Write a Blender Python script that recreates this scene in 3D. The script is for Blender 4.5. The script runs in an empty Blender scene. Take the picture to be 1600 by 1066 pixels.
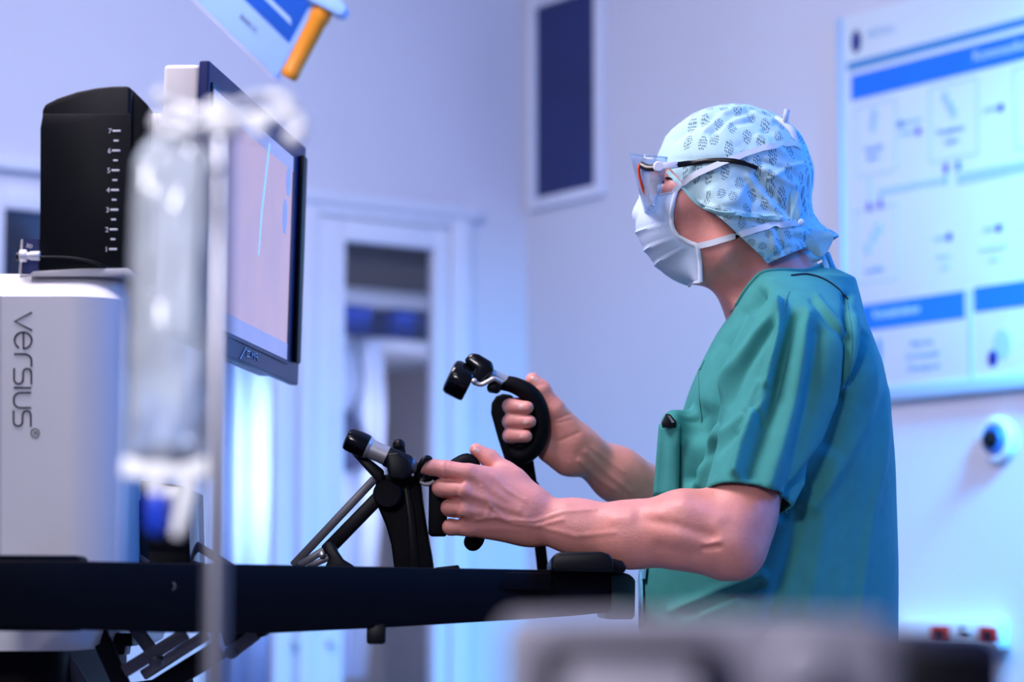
import bpy, bmesh, math, random
import numpy as np
from mathutils import Vector, Matrix
from mathutils import noise as mnoise
from mathutils.bvhtree import BVHTree

random.seed(4)
SC = bpy.context.scene
COL = SC.collection

# ------------------------------------------------------------------ camera
F = 3900.0                                    # focal length in pixels of a 1600 px wide frame
PITCH = math.atan(422.0 / F)
CAM = np.array([0.0, 0.0, 1.05])
FW = np.array([0.0, math.cos(PITCH), math.sin(PITCH)])
UP = np.array([0.0, -math.sin(PITCH), math.cos(PITCH)])
RT = np.array([1.0, 0.0, 0.0])
cd = bpy.data.cameras.new('camera')
cam = bpy.data.objects.new('camera', cd)
COL.objects.link(cam)
cam.location = CAM
cam.rotation_euler = (math.pi / 2 + PITCH, 0, 0)
cd.sensor_width = 36.0
cd.lens = F / 1600.0 * 36.0
cd.clip_start = 0.05
cd.dof.use_dof = True
cd.dof.focus_distance = 3.38
cd.dof.aperture_fstop = 2.6
SC.camera = cam

# ------------------------------------------------------------------ world, lamps, exposure
SC.view_settings.view_transform = 'Standard'
SC.view_settings.look = 'None'
SC.view_settings.gamma = 1.0
SC.view_settings.exposure = 0.0
SC.view_settings.use_curve_mapping = False
w = bpy.data.worlds.new('world')
SC.world = w
w.use_nodes = True
w.node_tree.nodes['Background'].inputs[0].default_value = (0.36, 0.42, 0.90, 1)
w.node_tree.nodes['Background'].inputs[1].default_value = 0.20


def area(name, loc, target, size, power, color, sy=None, spread=180):
    l = bpy.data.lights.new(name, 'AREA')
    l.energy = power
    l.color = color
    l.shape = 'RECTANGLE'
    l.size = size
    l.spread = math.radians(spread)
    l.size_y = sy or size
    o = bpy.data.objects.new(name, l)
    COL.objects.link(o)
    o.location = loc
    o.rotation_euler = (Vector(target) - Vector(loc)).to_track_quat('-Z', 'Y').to_euler()
    return o


area('ceiling_panel_lamp', (-0.75, 3.05, 2.74), (-0.2, 3.5, 1.0), 0.9, 54, (0.98, 0.89, 1.0))
area('near_fill_lamp', (-0.75, 1.1, 2.74), (-0.35, 1.9, 1.0), 0.8, 6, (0.92, 0.90, 1.0))  # added unseen fill that lifts the bag and foreground devices
area('near_fill_spot', (-0.75, 0.55, 2.0), (-0.15, 1.6, 1.10), 0.35, 8, (0.95, 0.93, 1.0), None, 75)  # added unseen spot, brightens the infusion bag
area('wall_wash_lamp', (-0.5, 4.6, 2.74), (0.1, 6.6, 1.4), 1.0, 19, (0.82, 0.85, 1.0), 0.5)
area('blue_strip_lamp', (1.75, 2.9, 2.25), (0.55, 4.3, 1.35), 0.7, 36, (0.0, 0.22, 1.0), 1.0)
area('blue_board_fill', (1.55, 4.0, 2.6), (1.12, 5.25, 1.35), 0.5, 36, (0.06, 0.46, 1.0), 0.3, 72)  # extra blue lamp added to brighten the board and its wall
area('blue_wall_lamp', (-2.2, 4.0, 2.6), (-0.9, 6.3, 1.9), 0.6, 3, (0.2, 0.40, 1.0))


# ------------------------------------------------------------------ pixel helpers (a pixel and a depth give a point)
def P(px, py, d):
    return CAM + FW * d + RT * ((px - 800.0) / F * d) + UP * ((533.0 - py) / F * d)


def ray(px, py):
    return FW + RT * ((px - 800.0) / F) + UP * ((533.0 - py) / F)


def hit_plane(px, py, p0, n):
    r = ray(px, py)
    t = np.dot(np.asarray(p0) - CAM, n) / np.dot(r, n)
    return CAM + r * t


def project(v):
    q = np.asarray(v) - CAM
    z = q @ FW
    return 800 + F * (q @ RT) / z, 533 - F * (q @ UP) / z


# ------------------------------------------------------------------ objects
ROOT = {}


def tag(o, label=None, cat=None, group=None, kind=None):
    if label: o['label'] = label
    if cat: o['category'] = cat
    if group: o['group'] = group
    if kind: o['kind'] = kind
    return o


def thing(name, label, cat, loc, group=None):
    o = bpy.data.objects.new(name, None)
    COL.objects.link(o)
    o.location = loc
    o.empty_display_size = 0.05
    ROOT[o.name] = np.array(loc, float)
    return tag(o, label, cat, group)


def rootloc(o):
    return ROOT.get(o.name, np.zeros(3)) if o else np.zeros(3)


def link_mesh(name, me, mat, parent=None):
    """me holds world coordinates; they are made local to the thing."""
    o = bpy.data.objects.new(name, me)
    COL.objects.link(o)
    if mat:
        me.materials.append(mat)
    if parent is not None:
        loc = rootloc(parent)
        me.transform(Matrix.Translation(Vector(-loc)))
        o.parent = parent
        ROOT[o.name] = loc
    return o


def mesh_np(verts, faces):
    me = bpy.data.meshes.new('m')
    me.from_pydata([tuple(map(float, v)) for v in verts], [], [tuple(int(i) for i in f) for f in faces])
    me.update()
    return me


def nrm(v):
    v = np.asarray(v, float)
    return v / max(1e-9, np.linalg.norm(v))


class MB:
    """collects boxes, prisms, tubes and lathes in world coordinates, then links them as ONE mesh."""

    def __init__(s):
        s.v = []
        s.f = []

    def raw(s, verts, faces):
        n = len(s.v)
        s.v += [np.asarray(v, float) for v in verts]
        s.f += [tuple(i + n for i in f) for f in faces]
        return s

    def prism(s, pts, ext):
        pts = [np.asarray(p, float) for p in pts]
        ext = np.asarray(ext, float)
        n = len(pts)
        s.raw(pts + [p + ext for p in pts],
              [tuple(range(n)), tuple(range(2 * n - 1, n - 1, -1))] +
              [(i, i + n, (i + 1) % n + n, (i + 1) % n) for i in range(n)])
        return s

    def frame_box(s, c, ax, ay, az):
        c, ax, ay, az = (np.asarray(q, float) for q in (c, ax, ay, az))
        return s.prism([c - ax - ay - az, c + ax - ay - az, c + ax + ay - az, c - ax + ay - az], 2 * az)

    def box(s, lo, hi):
        lo, hi = np.asarray(lo, float), np.asarray(hi, float)
        c = (lo + hi) / 2
        e = (hi - lo) / 2
        return s.frame_box(c, (e[0], 0, 0), (0, e[1], 0), (0, 0, e[2]))

    def tube(s, pts, r, seg=14, caps=True, flat=None, closed=False):
        pts = [np.asarray(p, float) for p in pts]
        n = len(pts)
        rs = r if isinstance(r, (list, tuple)) else [r] * n
        up = None
        base = len(s.v)
        for i, p in enumerate(pts):
            if closed:
                t = nrm(pts[(i + 1) % n] - pts[i - 1])
            else:
                t = nrm(pts[min(i + 1, n - 1)] - pts[max(i - 1, 0)])
            if up is None:
                a = np.array([0, 1.0, 0]) if abs(t[1]) < .8 else np.array([0, 0, 1.0])
                up = nrm(a - t * np.dot(a, t))
            else:
                up = nrm(up - t * np.dot(up, t))
            sd = np.cross(t, up)
            for k in range(seg):
                an = 2 * math.pi * k / seg
                s.v.append(p + rs[i] * (math.cos(an) * up * (flat or 1) + math.sin(an) * sd))
        m = n if closed else n - 1
        for i in range(m):
            for k in range(seg):
                j = (i + 1) % n
                s.f.append((base + i * seg + k, base + i * seg + (k + 1) % seg,
                            base + j * seg + (k + 1) % seg, base + j * seg + k))
        if caps and not closed:
            s.f.append(tuple(base + k for k in range(seg - 1, -1, -1)))
            s.f.append(tuple(base + (n - 1) * seg + k for k in range(seg)))
        return s

    def lathe(s, a, axis, prof, seg=32):
        """prof: (distance along the axis, radius)"""
        a = np.asarray(a, float)
        t = nrm(axis)
        pts = [a + t * h for h, _ in prof]
        h = np.array([0, 0, 1.0]) if abs(t[2]) < .8 else np.array([1.0, 0, 0])
        u = nrm(np.cross(t, h))
        w_ = np.cross(t, u)
        base = len(s.v)
        for (hh, r), p in zip(prof, pts):
            for k in range(seg):
                an = 2 * math.pi * k / seg
                s.v.append(p + max(r, 1e-5) * (math.cos(an) * u + math.sin(an) * w_))
        for i in range(len(prof) - 1):
            for k in range(seg):
                s.f.append((base + i * seg + k, base + i * seg + (k + 1) % seg,
                            base + (i + 1) * seg + (k + 1) % seg, base + (i + 1) * seg + k))
        s.f.append(tuple(base + k for k in range(seg - 1, -1, -1)))
        s.f.append(tuple(base + (len(prof) - 1) * seg + k for k in range(seg)))
        return s

    def ball(s, c, r, seg=16, rings=8):
        return s.lathe(np.asarray(c) - np.array([0, 0, r]), (0, 0, 1),
                       [(r - r * math.cos(math.pi * i / rings), r * math.sin(math.pi * i / rings)) for i in range(rings + 1)], seg)

    def build(s, name, mat, parent=None, bevel=0.0, seg=2, smooth=True, angle=40):
        me = mesh_np(s.v, s.f)
        bm = bmesh.new()
        bm.from_mesh(me)
        bmesh.ops.recalc_face_normals(bm, faces=bm.faces)
        if bevel:
            ed = [e for e in bm.edges if len(e.link_faces) == 2 and e.calc_face_angle(0) > math.radians(38)]
            bmesh.ops.bevel(bm, geom=ed, offset=bevel, segments=seg, profile=0.5, affect='EDGES', clamp_overlap=True)
        bm.to_mesh(me)
        bm.free()
        if smooth:
            me.shade_smooth()
            me.set_sharp_from_angle(angle=math.radians(angle))
        return link_mesh(name, me, mat, parent)


def spline(pts, n=8):
    """Catmull-Rom through the points"""
    p = [np.asarray(q, float) for q in pts]
    p = [2 * p[0] - p[1]] + p + [2 * p[-1] - p[-2]]
    out = []
    for i in range(1, len(p) - 2):
        for k in range(n):
            t = k / n
            out.append(0.5 * (2 * p[i] + (p[i + 1] - p[i - 1]) * t + (2 * p[i - 1] - 5 * p[i] + 4 * p[i + 1] - p[i + 2]) * t * t +
                              (3 * p[i] - p[i - 1] - 3 * p[i + 1] + p[i + 2]) * t ** 3))
    out.append(p[-2])
    return out


def ribbon(mb, pts, nrms, width, thick=0.0012):
    """a flat band along pts lying on a surface with normals nrms"""
    pts = [np.asarray(p, float) for p in pts]
    n = len(pts)
    V, Fc = [], []
    for i, p in enumerate(pts):
        t = nrm(pts[min(i + 1, n - 1)] - pts[max(i - 1, 0)])
        nn = nrm(np.asarray(nrms[i]) - t * np.dot(nrms[i], t))
        sd = np.cross(t, nn)
        ww = width[i] if isinstance(width, (list, tuple)) else width
        for a, b in ((-1, 0), (1, 0), (1, 1), (-1, 1)):
            V.append(p + sd * a * ww / 2 + nn * b * thick)
    for i in range(n - 1):
        for k in range(4):
            Fc.append((4 * i + k, 4 * i + (k + 1) % 4, 4 * i + 4 + (k + 1) % 4, 4 * i + 4 + k))
    Fc += [(3, 2, 1, 0), tuple(4 * (n - 1) + k for k in range(4))]
    mb.raw(V, Fc)
    return mb


def text_part(name, s, org, xd, yd, height, mat, parent, ext=0.0006, align='LEFT'):
    """flat lettering as a thin mesh on a surface"""
    cu = bpy.data.curves.new('t', 'FONT')
    cu.body = s
    cu.align_x = align
    cu.size = height / 0.7
    cu.resolution_u = 2
    to = bpy.data.objects.new('t', cu)
    COL.objects.link(to)
    dg = bpy.context.evaluated_depsgraph_get()
    me = bpy.data.meshes.new_from_object(to.evaluated_get(dg))
    bpy.data.objects.remove(to)
    bpy.data.curves.remove(cu)
    xd, yd = nrm(xd), nrm(yd)
    zd = np.cross(xd, yd)
    M = Matrix(((xd[0], yd[0], zd[0], org[0]), (xd[1], yd[1], zd[1], org[1]), (xd[2], yd[2], zd[2], org[2]), (0, 0, 0, 1)))
    me.transform(M)
    bm = bmesh.new()
    bm.from_mesh(me)
    r = bmesh.ops.extrude_face_region(bm, geom=bm.faces[:])
    bmesh.ops.translate(bm, vec=Vector(zd * ext), verts=[g for g in r['geom'] if isinstance(g, bmesh.types.BMVert)])
    bmesh.ops.recalc_face_normals(bm, faces=bm.faces)
    bm.to_mesh(me)
    bm.free()
    me.materials.clear()
    return link_mesh(name, me, mat, parent)


# ------------------------------------------------------------------ signed-distance modelling
def cone(a, b, ra, rb, k=0.01, sy=1.0, op='u'):
    a, b = np.asarray(a, float), np.asarray(b, float)
    ab = b - a
    L = float(ab @ ab) + 1e-12
    R = max(ra, rb)
    m = R + k + 0.006

    def f(X, Y, Z):
        t = ((X - a[0]) * ab[0] + (Y - a[1]) * ab[1] + (Z - a[2]) * ab[2]) / L
        t = np.clip(t, 0, 1)
        dx, dy, dz = X - a[0] - t * ab[0], (Y - a[1] - t * ab[1]) / sy, Z - a[2] - t * ab[2]
        return (np.sqrt(dx * dx + dy * dy + dz * dz) - (ra + (rb - ra) * t)) * min(1.0, sy)
    return (f, np.minimum(a, b) - m, np.maximum(a, b) + m, k, op)


def clip(prim, p0, n):
    """the primitive kept on the side of the plane that n points away from"""
    f0, lo, hi, k, op = prim
    p0, n = np.asarray(p0, float), nrm(n)

    def f(X, Y, Z):
        return np.maximum(f0(X, Y, Z), (X - p0[0]) * n[0] + (Y - p0[1]) * n[1] + (Z - p0[2]) * n[2])
    return (f, lo, hi, k, op)


def ell(c, r, k=0.01, rot=0.0, op='u'):
    """ellipsoid turned by rot (radians) about the depth axis"""
    c, r = np.asarray(c, float), np.asarray(r, float)
    m = r.max() + k + 0.006
    cs, sn = math.cos(rot), math.sin(rot)

    def f(X, Y, Z):
        x, y, z = X - c[0], Y - c[1], Z - c[2]
        x, z = x * cs + z * sn, -x * sn + z * cs
        k0 = np.sqrt((x / r[0]) ** 2 + (y / r[1]) ** 2 + (z / r[2]) ** 2)
        k1 = np.sqrt((x / r[0] ** 2) ** 2 + (y / r[1] ** 2) ** 2 + (z / r[2] ** 2) ** 2) + 1e-9
        return k0 * (k0 - 1) / k1
    return (f, c - m, c + m, k, op)


def loft(rows, k=0.02, e=2.3):
    """stacked horizontal super-ellipses: rows of (z, x centre, y centre, half x, half y), z rising"""
    R = np.array(sorted(rows), float)
    z = R[:, 0]
    zz = np.linspace(z[0], z[-1], 160)
    cols = []
    for j in range(1, 5):
        c = np.interp(zz, z, R[:, j])
        for _ in range(3):
            c = np.convolve(np.pad(c, 4, mode='edge'), np.ones(9) / 9, 'valid')
        cols.append(c)
    lo = np.array([(cols[0] - cols[2]).min(), (cols[1] - cols[3]).min(), z[0]]) - k - 0.01
    hi = np.array([(cols[0] + cols[2]).max(), (cols[1] + cols[3]).max(), z[-1]]) + k + 0.01

    def f(X, Y, Z):
        cx, cy, a, b = (np.interp(Z, zz, c) for c in cols)
        q = (np.abs((X - cx) / a) ** e + np.abs((Y - cy) / b) ** e) ** (1 / e)
        d = (q - 1) * np.minimum(a, b)
        return np.maximum(d, np.maximum(z[0] - Z, Z - z[-1]))
    return (f, lo, hi, k, 'u')


_C = [(i, j, k) for i in (0, 1) for j in (0, 1) for k in (0, 1)]
_E = [(a, b) for a in range(8) for b in range(a + 1, 8) if sum(abs(_C[a][q] - _C[b][q]) for q in range(3)) == 1]


def polygonize(prims, h, n=32):
    """sparse surface nets of the smooth union of prims: (verts, quads)"""
    lo = np.min([p[1] for p in prims], axis=0)
    hi = np.max([p[2] for p in prims], axis=0)
    nb = np.ceil((hi - lo) / (h * n)).astype(int)
    VK, VP, Q = [], [], []
    BIG = 4096

    def key(i, j, k):
        return (i.astype(np.int64) * BIG + j) * BIG + k
    for bi in range(nb[0]):
        for bj in range(nb[1]):
            for bk in range(nb[2]):
                o = np.array([bi, bj, bk]) * n
                blo = lo + o * h
                bhi = blo + n * h
                act = [p for p in prims if np.all(p[1] <= bhi) and np.all(p[2] >= blo)]
                if not act:
                    continue
                X = (blo[0] + h * np.arange(n + 1))[:, None, None]
                Y = (blo[1] + h * np.arange(n + 1))[None, :, None]
                Z = (blo[2] + h * np.arange(n + 1))[None, None, :]
                D = np.full((n + 1,) * 3, 0.05)
                for f, _, _, k, op in act:
                    g = np.broadcast_to(f(X, Y, Z), D.shape)
                    if op == 's':
                        g = -g
                        hh = np.maximum(k - np.abs(D - g), 0) / k
                        D = np.maximum(D, g) + hh * hh * k * 0.25
                    else:
                        hh = np.maximum(k - np.abs(D - g), 0) / k
                        D = np.minimum(D, g) - hh * hh * k * 0.25
                I = D < 0
                if not I.any() or I.all():
                    continue
                cnt = sum(I[a:a + n, b:b + n, c:c + n].astype(np.int8) for a, b, c in _C)
                ci, cj, ck = np.nonzero((cnt > 0) & (cnt < 8))
                cv = np.stack([D[ci + a, cj + b, ck + c] for a, b, c in _C])
                acc = np.zeros((len(ci), 3))
                num = np.zeros(len(ci))
                for a, b in _E:
                    va, vb = cv[a], cv[b]
                    m = (va < 0) != (vb < 0)
                    t = np.where(m, va / np.where(m, va - vb, 1), 0)
                    pa, pb = np.array(_C[a], float), np.array(_C[b], float)
                    acc += m[:, None] * (pa + t[:, None] * (pb - pa))
                    num += m
                VK.append(key(ci + o[0], cj + o[1], ck + o[2]))
                VP.append(blo + h * (np.stack([ci, cj, ck], 1) + acc / num[:, None]))
                for ax in range(3):
                    s1 = I[:n, :n, :n]
                    s2 = [I[1:, :n, :n], I[:n, 1:, :n], I[:n, :n, 1:]][ax]
                    i, j, k = np.nonzero(s1 != s2)
                    fl = s1[i, j, k]
                    g = [i + o[0], j + o[1], k + o[2]]
                    u, v = (ax + 1) % 3, (ax + 2) % 3
                    ks = []
                    for du, dv in ((-1, -1), (0, -1), (0, 0), (-1, 0)):
                        q = [g[0].copy(), g[1].copy(), g[2].copy()]
                        q[u] += du
                        q[v] += dv
                        ks.append(key(*q))
                    q = np.stack(ks, 1)
                    q[~fl] = q[~fl][:, ::-1]
                    Q.append(q)
    VK, VP, Q = np.concatenate(VK), np.concatenate(VP), np.concatenate(Q)
    srt = np.argsort(VK)
    VK, VP = VK[srt], VP[srt]
    ix = np.searchsorted(VK, Q)
    ix = np.clip(ix, 0, len(VK) - 1)
    ok = (VK[ix] == Q).all(1)
    return VP, ix[ok]


def np_mesh(V, Q):
    me = bpy.data.meshes.new('m')
    me.vertices.add(len(V))
    me.vertices.foreach_set('co', np.asarray(V, np.float32).ravel())
    me.loops.add(Q.size)
    me.loops.foreach_set('vertex_index', Q.astype(np.int32).ravel())
    me.polygons.add(len(Q))
    me.polygons.foreach_set('loop_start', np.arange(0, Q.size, 4, dtype=np.int32))
    me.update(calc_edges=True)
    me.validate()
    me.shade_smooth()
    return me


def get_co(me):
    a = np.empty(len(me.vertices) * 3, np.float32)
    me.vertices.foreach_get('co', a)
    return a.reshape(-1, 3).astype(float)


def set_co(me, c):
    me.vertices.foreach_set('co', np.asarray(c, np.float32).ravel())
    me.update()


def get_no(me):
    a = np.empty(len(me.vertices) * 3, np.float32)
    me.vertex_normals.foreach_get('vector', a)
    return a.reshape(-1, 3).astype(float)


def smooth_mesh(me, it=2, f=0.5):
    bm = bmesh.new()
    bm.from_mesh(me)
    for _ in range(it):
        bmesh.ops.smooth_vert(bm, verts=bm.verts, factor=f, use_axis_x=True, use_axis_y=True, use_axis_z=True)
    bm.to_mesh(me)
    bm.free()
    me.shade_smooth()


def seg_dist(px, py, poly):
    d = np.full(px.shape, 1e9)
    for (x0, y0), (x1, y1) in zip(poly[:-1], poly[1:]):
        ax, ay = x1 - x0, y1 - y0
        L = ax * ax + ay * ay + 1e-9
        t = np.clip(((px - x0) * ax + (py - y0) * ay) / L, 0, 1)
        d = np.minimum(d, np.hypot(px - x0 - t * ax, py - y0 - t * ay))
    return d


def sculpt(me, strokes, dmax=None):
    """raise (or sink) the near side along strokes: (poly, amp in metres, width in px)"""
    co, no = get_co(me), get_no(me)
    q = co - CAM
    z = q @ FW
    px, py = 800 + F * q[:, 0] / z, 533 - F * (q @ UP) / z
    face = np.clip(-(no * (q / np.linalg.norm(q, axis=1)[:, None])).sum(1) * 3, 0, 1)
    if dmax is not None:
        face = face * (z < dmax)
    disp = np.zeros(len(co))
    for poly, amp, wd in strokes:
        x0, y0 = np.min(poly, axis=0) - 3 * wd
        x1, y1 = np.max(poly, axis=0) + 3 * wd
        m = (px > x0) & (px < x1) & (py > y0) & (py < y1) & (face > 0)
        if m.any():
            disp[m] += amp * np.exp(-(seg_dist(px[m], py[m], poly) / wd) ** 2)
    set_co(me, co + no * (disp * face)[:, None])


def bvh_of(*objs):
    V, Fc = [], []
    for o in objs:
        n = len(V)
        V += [tuple(c) for c in get_co(o.data) + rootloc(o)]
        Fc += [tuple(i + n for i in p.vertices) for p in o.data.polygons]
    return BVHTree.FromPolygons(V, Fc)


def on_surface(bvh, px, py, lift=0.001, fallback=3.5):
    r = ray(px, py)
    loc, n, _, _ = bvh.ray_cast(Vector(CAM), Vector(r).normalized())
    if loc is None:
        loc, n, _, _ = bvh.find_nearest(Vector(P(px, py, fallback)))
    loc, n = np.array(loc), np.array(n)
    if n @ r > 0:
        n = -n
    return loc + n * lift, n


# ------------------------------------------------------------------ materials
def lin(c):
    return tuple(((x / 255) / 12.92 if x / 255 <= 0.04045 else ((x / 255 + 0.055) / 1.055) ** 2.4) for x in c)


def mat(name, rgb, rough=0.5, metal=0.0, var=0.06, scale=12.0, bump=0.0, bscale=80.0, spec=0.5, **kw):
    m = bpy.data.materials.new(name)
    m.use_nodes = True
    nt = m.node_tree
    b = nt.nodes['Principled BSDF']
    c = lin(rgb)
    tc = nt.nodes.new('ShaderNodeTexCoord')
    nz = nt.nodes.new('ShaderNodeTexNoise')
    nz.inputs['Scale'].default_value = scale
    nz.inputs['Detail'].default_value = 4
    nt.links.new(tc.outputs['Object'], nz.inputs['Vector'])
    rp = nt.nodes.new('ShaderNodeValToRGB')
    rp.color_ramp.elements[0].position = 0.3
    rp.color_ramp.elements[1].position = 0.7
    rp.color_ramp.elements[0].color = tuple(x * (1 - var) for x in c) + (1,)
    rp.color_ramp.elements[1].color = tuple(min(1, x * (1 + var)) for x in c) + (1,)
    nt.links.new(nz.outputs['Fac'], rp.inputs['Fac'])
    nt.links.new(rp.outputs['Color'], b.inputs['Base Color'])
    b.inputs['Roughness'].default_value = rough
    b.inputs['Metallic'].default_value = metal
    b.inputs['Specular IOR Level'].default_value = spec
    if bump:
        n2 = nt.nodes.new('ShaderNodeTexNoise')
        n2.inputs['Scale'].default_value = bscale
        n2.inputs['Detail'].default_value = 5
        nt.links.new(tc.outputs['Object'], n2.inputs['Vector'])
        bp = nt.nodes.new('ShaderNodeBump')
        bp.inputs['Strength'].default_value = bump
        bp.inputs['Distance'].default_value = 0.002
        nt.links.new(n2.outputs['Fac'], bp.inputs['Height'])
        nt.links.new(bp.outputs['Normal'], b.inputs['Normal'])
    for k, v in kw.items():
        b.inputs[k.replace('_', ' ')].default_value = v
    return m


def emit(name, rgb, s):
    m = mat(name, rgb, 0.3)
    b = m.node_tree.nodes['Principled BSDF']
    m.node_tree.links.new(b.inputs['Base Color'].links[0].from_socket, b.inputs['Emission Color'])
    b.inputs['Emission Strength'].default_value = s
    return m


def clear(name, tint, opacity, gloss=0.5, rough=0.05):
    """thin clear plastic or glass sheet"""
    m = bpy.data.materials.new(name)
    m.use_nodes = True
    nt = m.node_tree
    nt.nodes.remove(nt.nodes['Principled BSDF'])
    out = nt.nodes['Material Output']
    tr = nt.nodes.new('ShaderNodeBsdfTransparent')
    tr.inputs[0].default_value = tint + (1,)
    gl = nt.nodes.new('ShaderNodeBsdfGlossy')
    gl.inputs['Roughness'].default_value = rough
    df = nt.nodes.new('ShaderNodeBsdfDiffuse')
    df.inputs[0].default_value = tint + (1,)
    lw = nt.nodes.new('ShaderNodeFresnel')
    lw.inputs[0].default_value = 1.45
    mu = nt.nodes.new('ShaderNodeMath')
    mu.operation = 'MULTIPLY'
    mu.inputs[1].default_value = gloss * 2
    mu.use_clamp = True
    nt.links.new(lw.outputs[0], mu.inputs[0])
    m1 = nt.nodes.new('ShaderNodeMixShader')
    m1.inputs[0].default_value = opacity
    nt.links.new(tr.outputs[0], m1.inputs[1])
    nt.links.new(df.outputs[0], m1.inputs[2])
    m2 = nt.nodes.new('ShaderNodeMixShader')
    nt.links.new(mu.outputs[0], m2.inputs[0])
    nt.links.new(m1.outputs[0], m2.inputs[1])
    nt.links.new(gl.outputs[0], m2.inputs[2])
    nt.links.new(m2.outputs[0], out.inputs[0])
    return m


M = {}
M['wall'] = mat('wall_paint', (214, 212, 222), 0.7, var=0.015, scale=3, bump=0.05, bscale=200)
M['white'] = mat('white_enamel', (222, 222, 228), 0.4, var=0.02)
M['floor'] = mat('vinyl_floor', (120, 125, 140), 0.35, var=0.08, scale=20)
M['dark_glass'] = mat('dark_panel', (22, 36, 96), 0.45, var=0.15, scale=5)
M['black'] = mat('black_plastic', (10, 11, 17), 0.42, var=0.2, scale=30, bump=0.05, bscale=300, spec=0.22)
M['black_matte'] = mat('black_matte', (7, 7, 13), 0.6, var=0.2, scale=30, bump=0.05, bscale=300, spec=0.12)
M['black_gloss'] = mat('black_gloss', (10, 11, 16), 0.15, var=0.2, scale=30)
M['housing'] = mat('housing_white', (226, 224, 228), 0.38, var=0.015)
M['light_grey'] = mat('light_grey_plastic', (196, 194, 198), 0.45, var=0.03)
M['steel'] = mat('brushed_steel', (190, 190, 198), 0.3, 1.0, var=0.06, scale=60)
M['silver'] = mat('satin_aluminium', (200, 196, 196), 0.42, 0.6, var=0.04)
M['grey_metal'] = mat('grey_anodised', (112, 110, 118), 0.42, 0.5, var=0.06)
M['ink_white'] = mat('white_print', (235, 236, 240), 0.5, var=0.01)
M['ink_dark'] = mat('dark_print', (22, 26, 48), 0.5, var=0.02)
# ------------------------------------------------------------------ the room
CORNER = np.array([22.0 / F * 6.8, 6.8, 0.0])
DR = nrm((0.575, -0.818, 0))      # along the right wall, towards the camera; also the left wall's normal into the room
DL = nrm((-0.818, -0.575, 0))     # along the left wall, towards the camera; also the right wall's normal into the room
ZU = np.array([0, 0, 1.0])
CEIL = 2.85


def wl(px, py, off=0.0):
    """(u, z) on the left wall (off metres into the room)"""
    q = hit_plane(px, py, CORNER + DR * off, DR)
    return float((q - CORNER) @ DL), float(q[2])


def wr(px, py, off=0.0):
    q = hit_plane(px, py, CORNER + DL * off, DL)
    return float((q - CORNER) @ DR), float(q[2])


def L3(u, z, off=0.0):
    return CORNER + DL * u + ZU * z + DR * off


def R3(u, z, off=0.0):
    return CORNER + DR * u + ZU * z + DL * off


def slab(mb, W3, u0, u1, z0, z1, o0, o1):
    n = W3(0, 0, 1) - W3(0, 0, 0)
    return mb.prism([W3(u0, z0, o0), W3(u1, z0, o0), W3(u1, z1, o0), W3(u0, z1, o0)], n * (o1 - o0))


def struct(o):
    o['kind'] = 'structure'
    return o


UL = 4.4
struct(MB().prism([CORNER + DL * UL - DR * 2.6, CORNER + DL * UL + DR * 6.0, CORNER + DR * 6.0 - DL * .3, CORNER - DR * 2.6 - DL * .3], (0, 0, -0.1)).build('floor', M['floor']))
M['ceiling'] = mat('ceiling_paint', (200, 200, 210), 0.8, var=0.01)
struct(MB().prism([CORNER + DL * UL - DR * .3 + ZU * CEIL, CORNER + DL * UL + DR * 4.6 + ZU * CEIL, CORNER + DR * 4.6 - DL * .3 + ZU * CEIL, CORNER - DR * .3 - DL * .3 + ZU * CEIL], (0, 0, 0.1)).build('ceiling', M['ceiling']))
slab_r = slab(MB(), R3, -0.02, 4.6, 0, CEIL, 0, -0.16)
struct(slab_r.build('wall_right', M['wall']))

# left wall with three openings
zt = wl(605, 383)[1]
O = [(wl(140, 0)[0], wl(9, 0)[0], 0.92, zt), (wl(436, 0)[0], wl(335, 0)[0], 0.12, zt), (wl(677, 0)[0], wl(538, 0)[0], 0.12, zt)]
mb = MB()
cuts = sorted([(a, b, z0, z1) for a, b, z0, z1 in O])
u = -0.02
for a, b, z0, z1 in cuts:
    slab(mb, L3, u, a, 0, CEIL, 0, -0.02)
    slab(mb, L3, a, b, z1, CEIL, 0, -0.02)
    slab(mb, L3, a, b, 0, z0, 0, -0.02)
    u = b
slab(mb, L3, u, UL, 0, CEIL, 0, -0.02)
struct(mb.build('wall_left', M['wall']))

# the door: white leaf around a tall pane, in a white casing
ua, ub = wl(731, 0)[0], wl(470, 0)[0]
zh = wl(600, 331)[1]
door = thing('door_1', None, None, L3((ua + ub) / 2, 0, 0.0))
struct(door)
a, b, z0, z1 = O[2]
M['door'] = mat('door_white', (226, 226, 236), 0.4, var=0.015)


def rim(mb, W3, a, b, z0, z1, A, B, Z0, Z1, o0, o1):
    slab(mb, W3, A, a, Z0, Z1, o0, o1)
    slab(mb, W3, b, B, Z0, Z1, o0, o1)
    slab(mb, W3, a, b, z1, Z1, o0, o1)
    if z0 > Z0:
        slab(mb, W3, a, b, Z0, z0, o0, o1)
    return mb


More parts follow.
